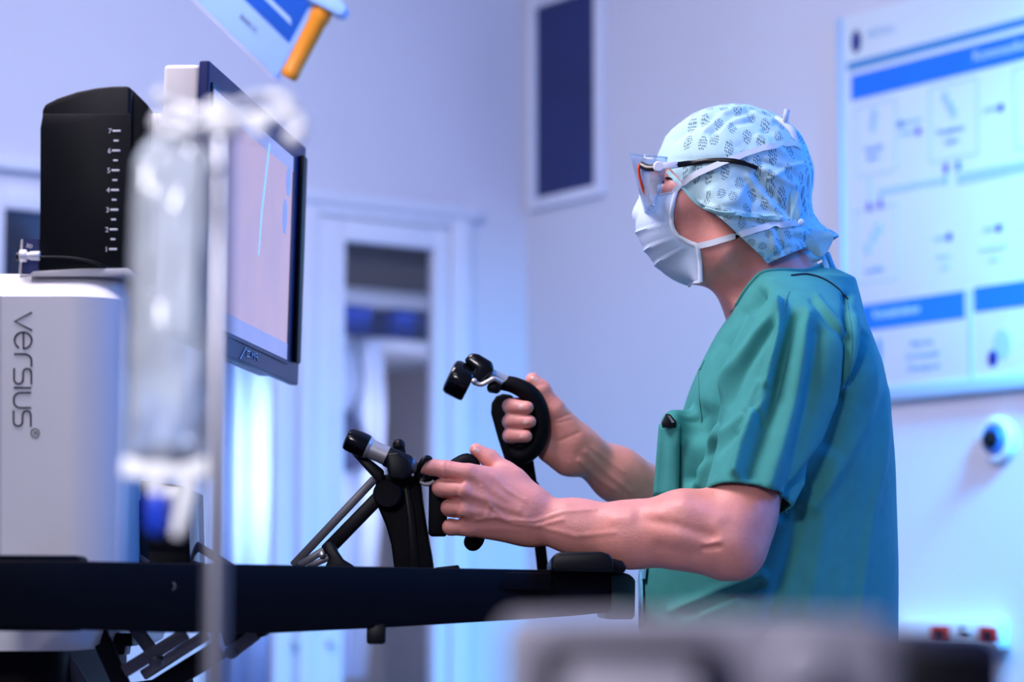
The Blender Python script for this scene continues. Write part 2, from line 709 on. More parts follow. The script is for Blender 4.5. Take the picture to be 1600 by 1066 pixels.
ul = wl(497, 0)[0]
ur = wl(700, 0)[0]
lf = rim(MB(), L3, a, b, z0, z1, ur, ul, 0.02, zh - 0.03, 0.0, 0.012).build('door_leaf', M['door'], door, bevel=0.003)
slab(MB(), L3, a - .005, b + .005, z0, z1, -0.012, -0.006).build('pane', clear('door_pane_glass', (0.9, 0.93, 1.0), 0.02, 0.25), lf)
rim(MB(), L3, a, b, z0, z1, a - .022, b + .022, z0 - .022, z1 + .022, 0.012, 0.016).build('glazing_bead', M['door'], lf, bevel=0.002)
rim(MB(), L3, ur - .004, ul + .004, 0, zh - .026, ua, ub, 0, zh, 0.0, 0.022).build('casing', M['door'], door, bevel=0.003)
for dx in (455, 510):
    q = wl(dx, 1005)
    MB().lathe(L3(q[0], q[1], 0.012), DR, [(0, .009), (.018, .009), (.02, .007)], 14).build('screw_cap', M['light_grey'], door)

struct(slab(MB(), L3, ua - .02, UL, zh, zh + .035, 0.0, 0.035).build('trim_1', M['door'], bevel=0.004))
for i, (a, b, z0, z1) in enumerate(O[:2]):
    t = thing('window_%d' % (i + 1), None, None, L3((a + b) / 2, z0, 0))
    struct(t)
    rim(MB(), L3, a + .004, b - .004, z0 + .004, z1 - .004, a - .05, b + .05, max(z0 - .05, .02), z1 + .05, -0.005, 0.014).build('window_frame', M['door'], t, bevel=0.003)
    slab(MB(), L3, a, b, z0, z1, -0.016, -0.01).build('pane', clear('window_pane_glass', (0.85, 0.92, 1.0), 0.015, 0.2), t)

# rooms behind the glass
M['store'] = mat('store_wall', (186, 172, 164), 0.8, var=0.03)
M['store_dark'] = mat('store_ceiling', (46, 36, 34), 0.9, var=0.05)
mb = MB()
slab(mb, L3, -0.3, 1.12, 0, 2.5, -1.28, -1.2)
slab(mb, L3, -0.35, -0.3, 0, 2.5, -1.28, -0.02)
slab(mb, L3, 1.12, 1.15, 0, 2.5, -1.28, -0.02)
struct(mb.build('wall_store', M['store']))
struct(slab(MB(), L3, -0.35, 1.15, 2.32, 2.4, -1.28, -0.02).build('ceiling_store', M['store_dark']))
mb = MB()
M['side_room'] = mat('side_room_wall', (40, 70, 170), 0.8, var=0.1)
slab(mb, L3, 1.15, 4.4, 0, 2.5, -1.28, -1.2)
struct(mb.build('wall_side_room', M['side_room']))
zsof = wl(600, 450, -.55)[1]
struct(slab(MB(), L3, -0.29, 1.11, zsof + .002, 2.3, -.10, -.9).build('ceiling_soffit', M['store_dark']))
area('store_fill', L3(-0.12, 1.45, -0.22), L3(0.65, 1.3, -0.85), 0.25, 4, (0.90, 0.86, 1.0))  # added fill hidden behind the wall, lights the store
area('store_fill', L3(0.67, 1.45, -0.10), L3(0.40, 1.35, -0.75), 0.14, 3.2, (0.80, 0.86, 1.0), 0.5)  # second added fill, brightens the dark side of the coat
area('curtain_fill', L3(0.97, 2.0, -0.12), L3(0.87, 1.2, -0.3), 0.1, 3.2, (0.66, 0.80, 1.0))  # added unseen fill to lighten the curtain
area('side_room_lamp', L3(1.75, 1.75, -0.2), L3(1.42, 1.4, -0.65), 0.25, 5, (0.08, 0.30, 1.0))

# tall dark panel on the right wall
u0, zb = wr(843, 312)
u1, _ = wr(938, 292)
wp = thing('window_3', None, None, R3((u0 + u1) / 2, zb, 0))
struct(wp)
rim(MB(), R3, u0, u1, zb, 2.7, u0 - .03, u1 + .03, zb - .03, 2.74, 0, 0.022).build('window_frame', M['door'], wp, bevel=0.003)
slab(MB(), R3, u0, u1, zb, 2.7, 0.001, 0.008).build('dark_pane', M['dark_glass'], wp)

# ---- things seen through the glass
a, b, z0, z1 = O[2]


def wlo(px, py, off):
    return wl(px, py, off)


off = -0.55
zs_top = wlo(600, 452, off)[1]
zs_bot = wlo(600, 475, off)[1]
M['shelf'] = mat('shelf_white', (205, 218, 245), 0.5, var=0.02)
M['blue_box'] = mat('blue_card', (16, 76, 205), 0.5, var=0.15, scale=6)
M['blue_box2'] = mat('blue_card_dark', (18, 40, 110), 0.5, var=0.15, scale=6)
sh = thing('wall_shelf', 'white wall shelf with a deep front edge behind the glazed door', 'shelf', L3(0.35, zs_bot - .2, off - .3))
slab(MB(), L3, -0.29, 1.11, zs_bot, zs_top, off, off - 0.3).build('front_board', M['shelf'], sh, bevel=0.004)
zl = wlo(600, 528, off)[1]
slab(MB(), L3, -0.29, 1.11, zl - .03, zl, off + .0, off - 0.6).build('shelf_board', M['shelf'], sh, bevel=0.004)
slab(MB(), L3, -0.29, 1.11, zl, zs_top, off - .5, off - 0.6).build('back_board', M['shelf'], sh)
for nm, x0, x1, m_, lb in (('storage_box', 530, 582, 'blue_box', 'blue box on the white shelf behind the door glass, above the white coat'),
                           ('storage_box', 618, 650, 'blue_box', 'bright blue narrow box on the shelf behind the door glass, beside the dark one'),
                           ('storage_box', 650, 690, 'blue_box2', 'dark navy box at the far end of the shelf behind the door glass')):
    ux0, ux1 = wlo(x1, 500, off - .05)[0], wlo(x0, 500, off - .05)[0]
    t = thing(nm, lb, 'box', L3((ux0 + ux1) / 2, zl, off - .15), 'blue boxes on the shelf behind the door')
    slab(MB(), L3, ux0, ux1 - .003, zl + .0005, zs_bot - .035, off - .05, off - .3).build('box_body', M[m_], t, bevel=0.006)
    slab(MB(), L3, ux0, ux1 - .003, zs_bot - .035, zs_bot - .012, off - .046, off - .304).build('lid', M[m_], t, bevel=0.004)

# white coat hanging from a hook under the shelf
M['coat'] = mat('white_coat_cotton', (196, 212, 246), 0.85, var=0.03, bump=0.3, bscale=30)
M['shade_blue'] = mat('dark_blue_cloth', (40, 44, 84), 0.8, var=0.1)
ct = thing('hanging_coat', 'white cotton coat hanging below the shelf behind the door glass', 'coat', L3(wlo(570, 800, off)[0], zl - .04, off))
rows = []
for py, x0, x1 in ((531, 548, 590), (560, 530, 596), (640, 520, 600), (800, 520, 592), (960, 520, 575), (1060, 520, 565)):
    uu0, uu1 = wlo(x1, py, off)[0], wlo(x0, py, off)[0]
    rows.append((wlo(570, py, off)[1], uu0, uu1))
NU = 26
V, Fc = [], []
for z, uu0, uu1 in rows:
    for k in range(2 * NU):
        an = 2 * math.pi * k / (2 * NU)
        cu, sn = math.cos(an), math.sin(an)
        wob = 0.012 * math.sin(7 * an + z * 3)
        V.append(L3((uu0 + uu1) / 2 + (uu1 - uu0) / 2 * cu, z - (0 if z < rows[0][0] else .003), off + .0 + (0.05 + wob) * sn))
for i in range(len(rows) - 1):
    for k in range(2 * NU):
        k2 = (k + 1) % (2 * NU)
        Fc.append((i * 2 * NU + k, i * 2 * NU + k2, (i + 1) * 2 * NU + k2, (i + 1) * 2 * NU + k))
Fc += [tuple(range(2 * NU)), tuple(range(len(V) - 1, len(V) - 1 - 2 * NU, -1))]
MB().raw(V, Fc).build('coat_body', M['coat'], ct)
p0 = L3(wlo(572, 531, off)[0], zl - .012, off)
MB().tube(spline([p0 + ZU * -.035, p0 + ZU * -.02, p0 + DL * .01, p0 + ZU * .008, p0 - DL * .004 + ZU * .011]), 0.003, 8).build('hanger_hook', M['steel'], ct)
sk = thing('dark_bag', 'dark blue cloth bag hanging in front of the white coat behind the glass', 'bag', L3(wlo(552, 700, off + .08)[0], wlo(552, 700, off)[1], off + .09))
pts = [L3(*wlo(x, y, off + .075), off + .075) for x, y in ((528, 636), (545, 648), (582, 700), (570, 730), (528, 740))]
MB().prism(pts, DR * 0.03).build('bag_body', M['shade_blue'], sk, bevel=0.01, seg=3)
MB().tube(spline([pts[1] + DR * .015, L3(wlo(545, 600, off)[0], wlo(545, 600, off)[1], off + .075), L3(wlo(545, 535, off)[0], zl - .003, off + .03)]), 0.003, 8).build('strap', M['shade_blue'], sk)

# curtains behind the window next to the door: hanging cloth strips, light blue
M['curtain'] = [mat('curtain_cloth', (180, 200, 240), 0.85, var=0.06, scale=8), mat('curtain_cloth_deep', (118, 152, 232), 0.85, var=0.06, scale=8)]
a, b, z0, z1 = O[1]
cr = thing('strip_curtain', 'pale blue curtain hanging in folds behind the window beside the door', 'curtain', L3((a + b) / 2, 0.1, -.3))
MB().tube([L3(a - .27, z1 + .1, -.3), L3(b + .15, z1 + .1, -.3)], 0.012, 10).build('curtain_rail', M['steel'], cr)
xs = np.linspace(a - .24, b + .12, 150)
V, Fc = [], []
for z in (z1 + .095, 0.1):
    for x in xs:
        V.append(L3(x, z, -.3 + .018 * math.sin(x * 95) + .008 * math.sin(x * 41 + 1)))
n = len(xs)
Fc = [(i, i + 1, n + i + 1, n + i) for i in range(n - 1)]
o = MB().raw(V, Fc).build('curtain_cloth', M['curtain'][0], cr)
sm = o.modifiers.new('thickness', 'SOLIDIFY')
sm.thickness = 0.002

# dark equipment rack behind the far window
a, b, z0, z1 = O[0]
rk = thing('equipment_rack', 'dark blue equipment rack with lit units seen through the far window', 'rack', L3((a + b) / 2, 0, -.75))
M['rack'] = mat('rack_blue_black', (14, 24, 84), 0.5, var=0.15)
M['rack_unit'] = mat('rack_unit_blue', (24, 70, 170), 0.4, var=0.2, scale=30)
slab(MB(), L3, a - .06, b + .3, 0.0, 2.0, -.95, -.6).build('cabinet', M['rack'], rk, bevel=.005)
for i in range(6):
    zz = 0.98 + i * .16
    for j in range(3):
        uu = a - .03 + j * .145
        slab(MB(), L3, uu, uu + .12, zz, zz + .12, -.6, -.585 + .008 * ((i + j) % 2)).build('rack_unit', M['rack_unit'] if (i + j) % 3 else M['rack'], rk, bevel=.004)

# ------------------------------------------------------------------ the information board on the right wall
uL, zT = wr(1325, 30)
_, zB = wr(1398, 627)
uR = wr(1760, 500)[0]
M['board'] = mat('board_white', (222, 234, 240), 0.4, var=0.01)
M['board_blue'] = mat('print_blue', (8, 118, 232), 0.4, var=0.04)
M['board_cyan'] = mat('print_cyan', (60, 140, 200), 0.4, var=0.04)
M['board_pale'] = mat('print_pale_blue', (168, 200, 232), 0.4, var=0.02)
M['board_navy'] = mat('print_navy', (28, 40, 130), 0.4, var=0.03)
M['board_purple'] = mat('print_purple', (92, 70, 180), 0.4, var=0.03)
M['board_teal'] = mat('print_teal', (20, 120, 160), 0.4, var=0.03)
M['board_mid'] = mat('print_mid_blue', (92, 150, 215), 0.4, var=0.03)
bd = thing('wall_board', 'large white information board with blue bands and diagrams on the wall', 'board', R3((uL + uR) / 2, zB, 0))
slab(MB(), R3, uL, uR, zB, zT, 0.0, 0.02).build('board_panel', M['board'], bd, bevel=.002)
T0, T1 = 0.02, 0.0212


def bar(name, x0, y0, x1, y1, m_, lay=0, par=None):
    """flat printed bar; (x0, y0) its upper left and (x1, y1) its lower right as the photo shows them"""
    (ua_, za_), (ub_, zb_) = wr(x0, y0, .02), wr(x1, y1, .02)
    return slab(MB(), R3, ua_, ub_, zb_, za_, T0 + lay * .0012, T1 + lay * .0012).build(name, M[m_], par or bd)


def hbar(name, x0, yt, yb, x1, m_, lay=0):
    """horizontal printed bar whose left end spans yt..yb at x0"""
    (ua_, za_), (_, zb_), (ub_, _) = wr(x0, yt, .02), wr(x0, yb, .02), wr(x1, 500, .02)
    return slab(MB(), R3, ua_, ub_, zb_, za_, T0 + lay * .0012, T1 + lay * .0012).build(name, M[m_], bd)


def dot(name, px, py, ru, rz, m_, lay=1):
    uu, zz = wr(px, py, .02)
    pts = [R3(uu + ru * math.cos(t), zz + rz * math.sin(t), T0 + lay * .0012) for t in np.linspace(0, 2 * math.pi, 20, endpoint=False)]
    return MB().prism(pts, DL * .0012).build(name, M[m_], bd)


def btext(s, px, py, hpx, m_, align='LEFT', lay=1):
    """lettering whose baseline starts (or is centred) at px, py"""
    uu, zz = wr(px, py, .02)
    d = (R3(uu, zz) - CAM) @ FW
    return text_part('lettering', s, R3(uu, zz, T0 + lay * .0012), DR, ZU, hpx / F * d, M[m_], bd, .0008, align)


hbar('stripe', 1324, 99, 112, 1750, 'board_cyan')
hbar('header_band', 1330, 119, 158, 1750, 'board_blue')
dot('logo', 1338, 65, .016, .027, 'board_navy', 0)
btext('METALL', 1355, 61, 13, 'board_pale')
btext('Kommunikation', 1521, 96, 16, 'board')
for x0, y0, x1, y1 in ((1337, 168, 1402, 266), (1452, 138, 1530, 240), (1584, 108, 1690, 214), (1336, 330, 1404, 436)):
    (a_, z1_), (b_, z0_) = wr(x0, y0, .02), wr(x1, y1, .02)
    rim(MB(), R3, a_ + .003, b_ - .003, z0_ + .003, z1_ - .003, a_, b_, z0_, z1_, T0, T1).build('card_outline', M['board_pale'], bd)


def arrow(x0, y0, x1, y1, m_, ends='r'):
    (a_, za), (b_, zb) = wr(x0, y0, .02), wr(x1, y1, .02)
    za = zb = (za + zb) / 2
    slab(MB(), R3, a_, b_, za - .005, za + .005, T0, T1).build('arrow_line', M['board_pale'], bd)
    dot('arrow_head', x1 if ends == 'r' else x0, y1 if ends == 'r' else y0, .008, .009, m_)


arrow(1408, 194, 1440, 187, 'board_teal', 'l')
arrow(1406, 209, 1436, 205, 'board_purple')
arrow(1537, 172, 1565, 168, 'board_navy')
arrow(1460, 374, 1484, 370, 'board_navy')
arrow(1537, 359, 1562, 356, 'board_navy')
btext('Komplexes', 1486, 207, 9, 'board_teal', 'CENTER')
btext('Labor', 1488, 224, 9, 'board_teal', 'CENTER')
btext('Eingriffs', 1366, 236, 9, 'board_mid', 'CENTER')
btext('labor', 1365, 250, 9, 'board_mid', 'CENTER')
btext('Lehrfilm', 1367, 426, 9, 'board_mid', 'CENTER')
btext('Ersatz', 1475, 404, 8, 'board_pale', 'CENTER')
btext('teile', 1477, 421, 8, 'board_pale', 'CENTER')
btext('Instrumente', 1553, 391, 8, 'board_pale', 'CENTER')
btext('teile', 1554, 408, 8, 'board_pale', 'CENTER')
dot('arrow_head', 1479, 263, .007, .012, 'board_purple')
dot('arrow_head', 1498, 259, .007, .012, 'board_teal')
dot('arrow_head', 1359, 323, .007, .012, 'board_purple')
dot('arrow_head', 1376, 319, .007, .012, 'board_purple')
bar('connector_line', 1373, 297, 1482, 285, 'board_pale')
bar('connector_line', 1495, 272, 1750, 240, 'board_pale')
bar('connector_line', 1477, 262, 1481, 290, 'board_pale')
bar('connector_line', 1357, 280, 1361, 320, 'board_pale')
bar('connector_line', 1374, 300, 1378, 318, 'board_pale')
for px, py in ((1356, 389), (1365, 372), (1373, 358)):
    dot('tool_icon', px, py, .011, .014, 'board_pale', 0)
for px, py in ((1366, 180), (1364, 196)):
    dot('bottle_icon', px, py, .010, .016, 'board_pale', 0)
for px, py in ((1477, 152), (1484, 165), (1490, 176)):
    dot('tool_icon', px, py, .010, .013, 'board_pale', 0)
bar('info_band', 1330, 480, 1508, 497, 'board_blue')
bar('info_band', 1522, 450, 1750, 458, 'board_blue')
btext('Kontaktdaten', 1366, 498, 13, 'board', 'LEFT', 2)
bar('panel_gap', 1512, 455, 1521, 600, 'board_pale')
_, zq = wr(1398, 606)
slab(MB(), R3, uL, uR, zB, zq, .02, .026).build('lower_rail', M['board_pale'], bd, bevel=.001)
slab(MB(), R3, uL - .012, uL, zB, zT, 0.0, .026).build('side_rail', M['board_pale'], bd, bevel=.001)
btext('Bitte Sie', 1441, 540, 10, 'board_mid', 'CENTER')
btext('um Auswahl', 1442, 559, 10, 'board_mid', 'CENTER')
btext('Chirurgie ab', 1443, 578, 10, 'board_mid', 'CENTER')
dot('figure_mark', 1374, 548, .008, .03, 'board_mid')
dot('round_mark', 1566, 538, .026, .032, 'board_pale', 0)
dot('round_mark', 1552, 560, .014, .018, 'board_navy', 1)

# round white outlet below the board
uu, zz = wr(1563, 688)
rg = thing('wall_outlet', 'round white wall outlet with dark centre below the board', 'wall outlet', R3(uu, zz, 0))
c0 = R3(uu, zz, 0)
MB().lathe(c0, DL, [(0, .052), (.012, .052), (.022, .044), (.022, .036), (.016, .033)], 40).build('cover_ring', M['white'], rg)
M['mid_blue'] = mat('blue_ring_plastic', (56, 110, 190), 0.4)
MB().lathe(c0, DL, [(.0, .033), (.018, .033), (.03, .027), (.03, .021), (.02, .02)], 40).build('inner_ring', M['mid_blue'], rg)
MB().lathe(c0, DL, [(.0, .02), (.036, .019), (.042, .012)], 32).build('socket_core', M['black'], rg)

# cable duct with sockets low on the right wall
ua_, zt_ = wr(1404, 968)
_, zb_ = wr(1404, 1004)
ub_ = wr(1577, 968)[0]
dk = thing('cable_duct', 'white socket strip with two red sockets low on the wall', 'socket strip', R3((ua_ + ub_) / 2, zb_, 0))
slab(MB(), R3, ua_, ub_, zb_ - .01, zt_, 0, .05).build('duct_body', M['white'], dk, bevel=.004)
M['red'] = mat('red_socket', (196, 38, 22), 0.4)
for x in (1471, 1546):
    q0, q1 = wr(x - 15, 980, .05), wr(x + 14, 1006, .05)
    s_ = slab(MB(), R3, q0[0], q1[0], q1[1], q0[1], .05, .056).build('socket', M['red'], dk, bevel=.002)
    MB().lathe(R3((q0[0] + q1[0]) / 2, (q0[1] + q1[1]) / 2 - .003, .056), DL, [(0, .0125), (.003, .0125), (.0031, .010), (.001, .0098)], 24).build('socket_well', M['black'], s_)
for x, y in ((1504, 983), (1504, 993), (1512, 995)):
    q = wr(x, y, .05)
    slab(MB(), R3, q[0] - .006, q[0] + .006, q[1] - .004, q[1] + .004, .05, .054).build('data_port', M['black'], dk, bevel=.001)
# ------------------------------------------------------------------ the surgical console
YD = np.array([0, 1.0, 0])
XD = np.array([1.0, 0, 0])


def prism_px(mb, pts, d, t):
    """outline in pixels at depth d (a number or a function of px), extruded t metres away from the camera"""
    f = d if callable(d) else (lambda x: d)
    my = sum(p[1] for p in pts) / len(pts)
    return mb.prism([PV(x, y, P(x, my, f(x))[1]) for x, y in pts], YD * t)


def PV(px, py, Y):
    """the point of the upright plane at world depth Y that shows at a pixel"""
    return hit_plane(px, py, (0, Y, 0), YD)


con = thing('surgical_console', 'white and black surgical robot console with a black side rail', 'console', (-0.75, 3.35, 0.0))


# white housing: rounded vertical edges, chamfered top
def rounded_plan(x0, x1, y0, y1, r, seg=10):
    out = []
    for cx, cy, a0 in ((x1 - r, y0 + r, -math.pi / 2), (x1 - r, y1 - r, 0), (x0 + r, y1 - r, math.pi / 2), (x0 + r, y0 + r, math.pi)):
        for k in range(seg + 1):
            an = a0 + math.pi / 2 * k / seg
            out.append((cx + r * math.cos(an), cy + r * math.sin(an)))
    return out


def stack(mb, levels):
    """levels of (z, plan points)"""
    n = len(levels[0][1])
    V = [(x, y, z) for z, pl in levels for x, y in pl]
    Fc = [tuple(range(n - 1, -1, -1)), tuple((len(levels) - 1) * n + k for k in range(n))]
    for i in range(len(levels) - 1):
        for k in range(n):
            Fc.append((i * n + k, i * n + (k + 1) % n, (i + 1) * n + (k + 1) % n, (i + 1) * n + k))
    return mb.raw(V, Fc)


HX0, HX1 = -1.12, P(197, 600, 3.1)[0]
HY0, HY1 = P(60, 600, 3.08)[1], 3.72
zt_, ztop = P(60, 461, 3.08)[2], P(60, 424, 3.13)[2]
zbot = P(60, 1016, 3.08)[2]
lv = [(zbot + .03, rounded_plan(HX0, HX1, HY0, HY1, .07)), (zt_, rounded_plan(HX0, HX1, HY0, HY1, .07)),
      (ztop - .004, rounded_plan(HX0 + .01, HX1 - .006, HY0 + .045, HY1 - .01, .05)), (ztop, rounded_plan(HX0 + .016, HX1 - .012, HY0 + .06, HY1 - .02, .045))]
hs = stack(MB(), lv).build('housing', M['housing'], con, angle=30)
MB().prism([PV(0, 462, HY0 - .0008), PV(2, 462, HY0 - .0008), PV(2, 868, HY0 - .0008), PV(0, 868, HY0 - .0008)], (0, .004, 0)).build('panel_seam', M['light_grey'], hs)
# base tray under the housing, dark pedestal
tr = [(z, rounded_plan(HX0 - .02, P(x, 1000, 3.02)[0], 3.02, 3.76, .05)) for z, x in ((P(0, 1017, 3.02)[2], 118), (P(0, 1008, 3.02)[2], 134), (P(0, 985, 3.02)[2], 141), (P(0, 980, 3.02)[2], 141))]
stack(MB(), tr).build('base_tray', M['housing'], con, angle=30)
stack(MB(), [(0.0, rounded_plan(-1.3, -.25, 2.95, 3.8, .1)), (0.09, rounded_plan(-1.3, -.25, 2.95, 3.8, .1)), (.12, rounded_plan(-1.27, -.28, 2.98, 3.77, .09))]).build('foot_plate', M['black_matte'], con, angle=30)
stack(MB(), [(0.11, rounded_plan(-1.1, -.54, 3.1, 3.7, .05)), (tr[0][0] + .002, rounded_plan(-1.1, -.56, 3.1, 3.7, .05))]).build('pedestal', M['black_matte'], con)


# lettering on the housing, drawn as rounded strokes (turned a quarter)
def strokes(name, lines, mp, r, m_, par, th=.0008):
    mb = MB()
    for ln in lines:
        pts = [mp(a, b) for a, b in ln]
        nn = nrm(np.cross(pts[1] - pts[0], pts[-1] - pts[0]) + 1e-12) if False else None
        mb.tube(pts, r, 8, flat=None)
    return mb.build(name, M[m_], par)


def arc(cx, cy, rx, ry, a0, a1, n=9):
    return [(cx + rx * math.cos(math.radians(a0 + (a1 - a0) * i / n)), cy + ry * math.sin(math.radians(a0 + (a1 - a0) * i / n))) for i in range(n + 1)]


G = {  # letters in a unit box: a along the line, b up
    'v': [[(0, 1), (.5, 0), (1, 1)]],
    'e': [[(.03, .52), (.97, .52)] + arc(.5, .5, .47, .5, 5, 330, 16)],
    'r': [[(.1, 0), (.1, .55)] + arc(.55, .55, .45, .45, 180, 90, 6) + [(1, 1)]],
    's': [[(1, 1), (.3, 1)] + arc(.3, .76, .26, .24, 90, 270, 6) + [(.7, .52)] + arc(.7, .26, .26, .26, 90, -90, 6) + [(.02, 0)]],
    'i': [[(.5, 0), (.5, 1)]],
    'u': [[(.03, 1), (.03, .4)] + arc(.43, .4, .4, .4, 180, 270, 6) + arc(.57, .4, .4, .4, 270, 360, 6) + [(.97, 1)]],
}
ZW = HY0 - .0002
for ch, y0, y1 in (('v', 488, 516), ('e', 518, 546), ('r', 551, 573), ('s', 575, 601), ('i', 602, 610), ('u', 613, 638), ('s', 641, 667)):
    strokes('letter', G[ch], lambda a, b: PV(23 + 27 * b - (y0 - 488) * .012, y0 + (y1 - y0) * a, ZW), .00115, 'ink_dark', hs)
rc = [(55 + 6.5 * math.cos(t), 677 + 7 * math.sin(t)) for t in np.linspace(0, 2 * math.pi, 20, endpoint=False)]
mb = MB().tube([PV(x, y, ZW) for x, y in rc], .0006, 6, closed=True)
mb.tube([PV(52, 675, ZW), PV(58, 675, ZW)], .0005, 6).tube([PV(55, 675, ZW), PV(55, 678, ZW), PV(57, 679.5, ZW), PV(58.5, 678, ZW), PV(58, 675, ZW)], .0005, 6).tube([PV(55, 678, ZW), PV(52, 680, ZW)], .0005, 6)
mb.build('registered_mark', M['ink_dark'], hs)

# black height-scale column on top of the housing
dC = 3.14
YC = P(130, 300, dC)[1]


def col_prism(mb, pts, off, t):
    return mb.prism([PV(x, y, YC + off) for x, y in pts], YD * t)


colm = MB()
n0 = [(59, 424), (60.5, 380), (66, 172), (70, 163), (90, 153), (120, 143), (150, 137), (175, 134.5), (200, 134), (206, 139), (199, 424)]
col_prism(colm, n0, 0, .16)
cl = colm.build('scale_column', M['black'], con, bevel=.004)
mb = MB()
col_prism(mb, [(62, 427), (63, 200), (67, 178), (205, 178), (204, 300), (198, 427)], -.0016, .002)
mb.build('front_panel', M['black'], cl, bevel=.0008)
col_prism(MB(), [(203, 138), (207, 140), (232, 165), (226, 424), (200, 424)], +.012, .14).build('side_cover', M['black'], cl, bevel=.004)
for i in range(7):
    y = 204.5 + i * 30.8
    x = 176 - i * 0.95
    col_prism(MB(), [(x, y - 1.5), (x + 12.5, y - 1.5), (x + 12.5, y + 1.7), (x, y + 1.7)], -.0025, .0012).build('long_mark', M['ink_white'], cl, bevel=.0003)
    text_part('scale_number', str(7 - i), PV(x - 7, y + 4.2, YC - .0018), XD, ZU, 8.0 / F * dC, M['ink_white'], cl)
    if i < 6:
        col_prism(MB(), [(x + 1.5, y + 14), (x + 9, y + 14), (x + 9, y + 16.8), (x + 1.5, y + 16.8)], -.0025, .0012).build('short_mark', M['ink_white'], cl, bevel=.0003)
col_prism(MB(), [(46, 429), (52, 424), (120, 420), (199, 419), (206, 424), (206, 431), (46, 431)], -.008, .17).build('column_base', M['light_grey'], con, bevel=.002)

# ribbed white cooling block behind the column
col_prism(MB(), [(206, 398), (211, 178), (252, 176), (252, 398)], +.035, .12).build('cooling_block', M['housing'], con, bevel=.004)
for i in range(7):
    x = 213 + i * 6
    col_prism(MB(), [(x - 4, 396), (x, 176.5), (x + 3.2, 176.5), (x - .8, 396)], +.029, .012).build('rib', M['housing'], con, bevel=.001)

# video connector with its cable on the housing top
pl = prism_px(MB(), [(30, 428), (33, 374), (62, 374), (60, 428)], 3.14, .006).build('connector_plate', M['dark_glass'], con)
prism_px(MB(), [(29, 428), (32.5, 374), (36, 374), (33, 428)], 3.136, .008).build('plate_edge', M['light_grey'], pl)
text_part('lettering', '3D', PV(40, 386, P(46, 401, 3.14)[1] - .0005), nrm(XD + ZU * -.25), nrm(ZU + XD * .25), 6 / F * 3.16, M['ink_white'], pl)
MB().lathe(P(26, 401, 3.135), RT, [(0, .0052), (.004, .0052), (.0045, .004)], 16).build('cable_socket', M['black'], pl)
pg = thing('cable_plug', 'white round plug on a black cable pushed into the connector plate', 'plug', P(36, 400, 3.15))
MB().lathe(P(30.5, 400, 3.125), RT, [(0, .005), (.001, .0078), (.0085, .0078), (.010, .0045), (.0125, .0042), (.0135, .0055), (.024, .006), (.0255, .0052)], 24).build('plug_body', M['white'], pg)
MB().tube(spline([P(61, 402, 3.125), PV(72, 402, YC - .006), PV(100, 402.5, YC - .010), PV(125, 405, YC - .011), PV(147, 410, YC - .010), PV(165, 417, YC - .006), PV(172, 421, YC + .004)]), .0020, 8).build('cable', M['black'], pg)

# side rail nearest the camera
dR_ = lambda x: 2.8 + x / 960.0 * 0.5
rail = [(-60, 876), (130, 877), (500, 884), (870, 891), (950, 893), (956, 897), (957, 952), (950, 957), (900, 962), (800, 969), (620, 980), (420, 990), (270, 989), (0, 981), (-60, 980)]
rl = prism_px(MB(), rail, dR_, .055).build('side_rail', M['black_matte'], con, bevel=.003)
for y in (916, 968):
    MB().lathe(P(268, y, dR_(268) + .001), -FW, [(0, .0055), (.002, .0055), (.0025, .0035), (.001, .003)], 16).build('rail_bolt', M['grey_metal'], rl)
prism_px(MB(), [(-60, 867), (118, 868), (124, 872), (124, 879), (-60, 879)], lambda x: dR_(x) + .012, .06).build('rail_cover', M['black_matte'], rl, bevel=.002)
prism_px(MB(), [(-60, 979), (114, 980), (114, 987), (-60, 986)], lambda x: dR_(x) + .012, .06).build('rail_skirt', M['black_matte'], rl, bevel=.002)
prism_px(MB(), [(680, 887), (716, 883), (718, 889), (690, 892)], 3.3, .05).build('post_plate', M['black'], con, bevel=.001)
# deck between the rails and the far rail
far = [(P(x, y, dR_(x)) + YD * .85) for x, y in rail]
MB().prism(far, YD * .055).build('side_rail', M['black_matte'], con, bevel=.003)
zd = P(500, 884, dR_(500))[2] - .006
MB().prism([(-.6, 3.0, zd), (.05, 3.24, zd), (.05, 3.98, zd), (-.6, 3.8, zd)], (0, 0, -.022)).build('deck', M['black_matte'], con, bevel=.002)
# armrest pad across the front
pad = [(861, 888), (861, 874), (866, 866), (875, 863), (940, 862), (952, 866), (958, 874), (959, 893), (862, 893)]
prism_px(MB(), pad, 3.21, .40).build('armrest_pad', M['black'], con, bevel=.004, seg=3)
prism_px(MB(), [(935, 893), (935, 878), (955, 872), (974, 877), (979, 889), (975, 896)], 3.262, .35).build('pad_shell', M['black'], con, bevel=.004, seg=3)
M['teal_reflection'] = mat('plastic_green_reflection', (16, 66, 66), 0.45, var=.1)  # green reflection on the armrest end, put into its colour
prism_px(MB(), [(946, 968), (946, 896), (975, 895), (988, 899), (993, 908), (992, 968)], 3.30, .34).build('armrest_bracket', M['teal_reflection'], con, bevel=.006, seg=3)
# stub under the rail
prism_px(MB(), [(573, 975), (602, 975), (602, 1004), (599, 1007), (576, 1007), (573, 1004)], 3.1, .03).build('lock_stub', M['black'], con, bevel=.002)


def px_bar(mb, x0, y0, x1, y1, w_, d, t, d1=None):
    a, b = P(x0, y0, d), P(x1, y1, d1 or d)
    ax = nrm(b - a)
    sd = nrm(np.cross(ax, YD)) * (w_ / 2 / F * d)
    return mb.prism([a - sd, a + sd, b + sd, b - sd], YD * t)


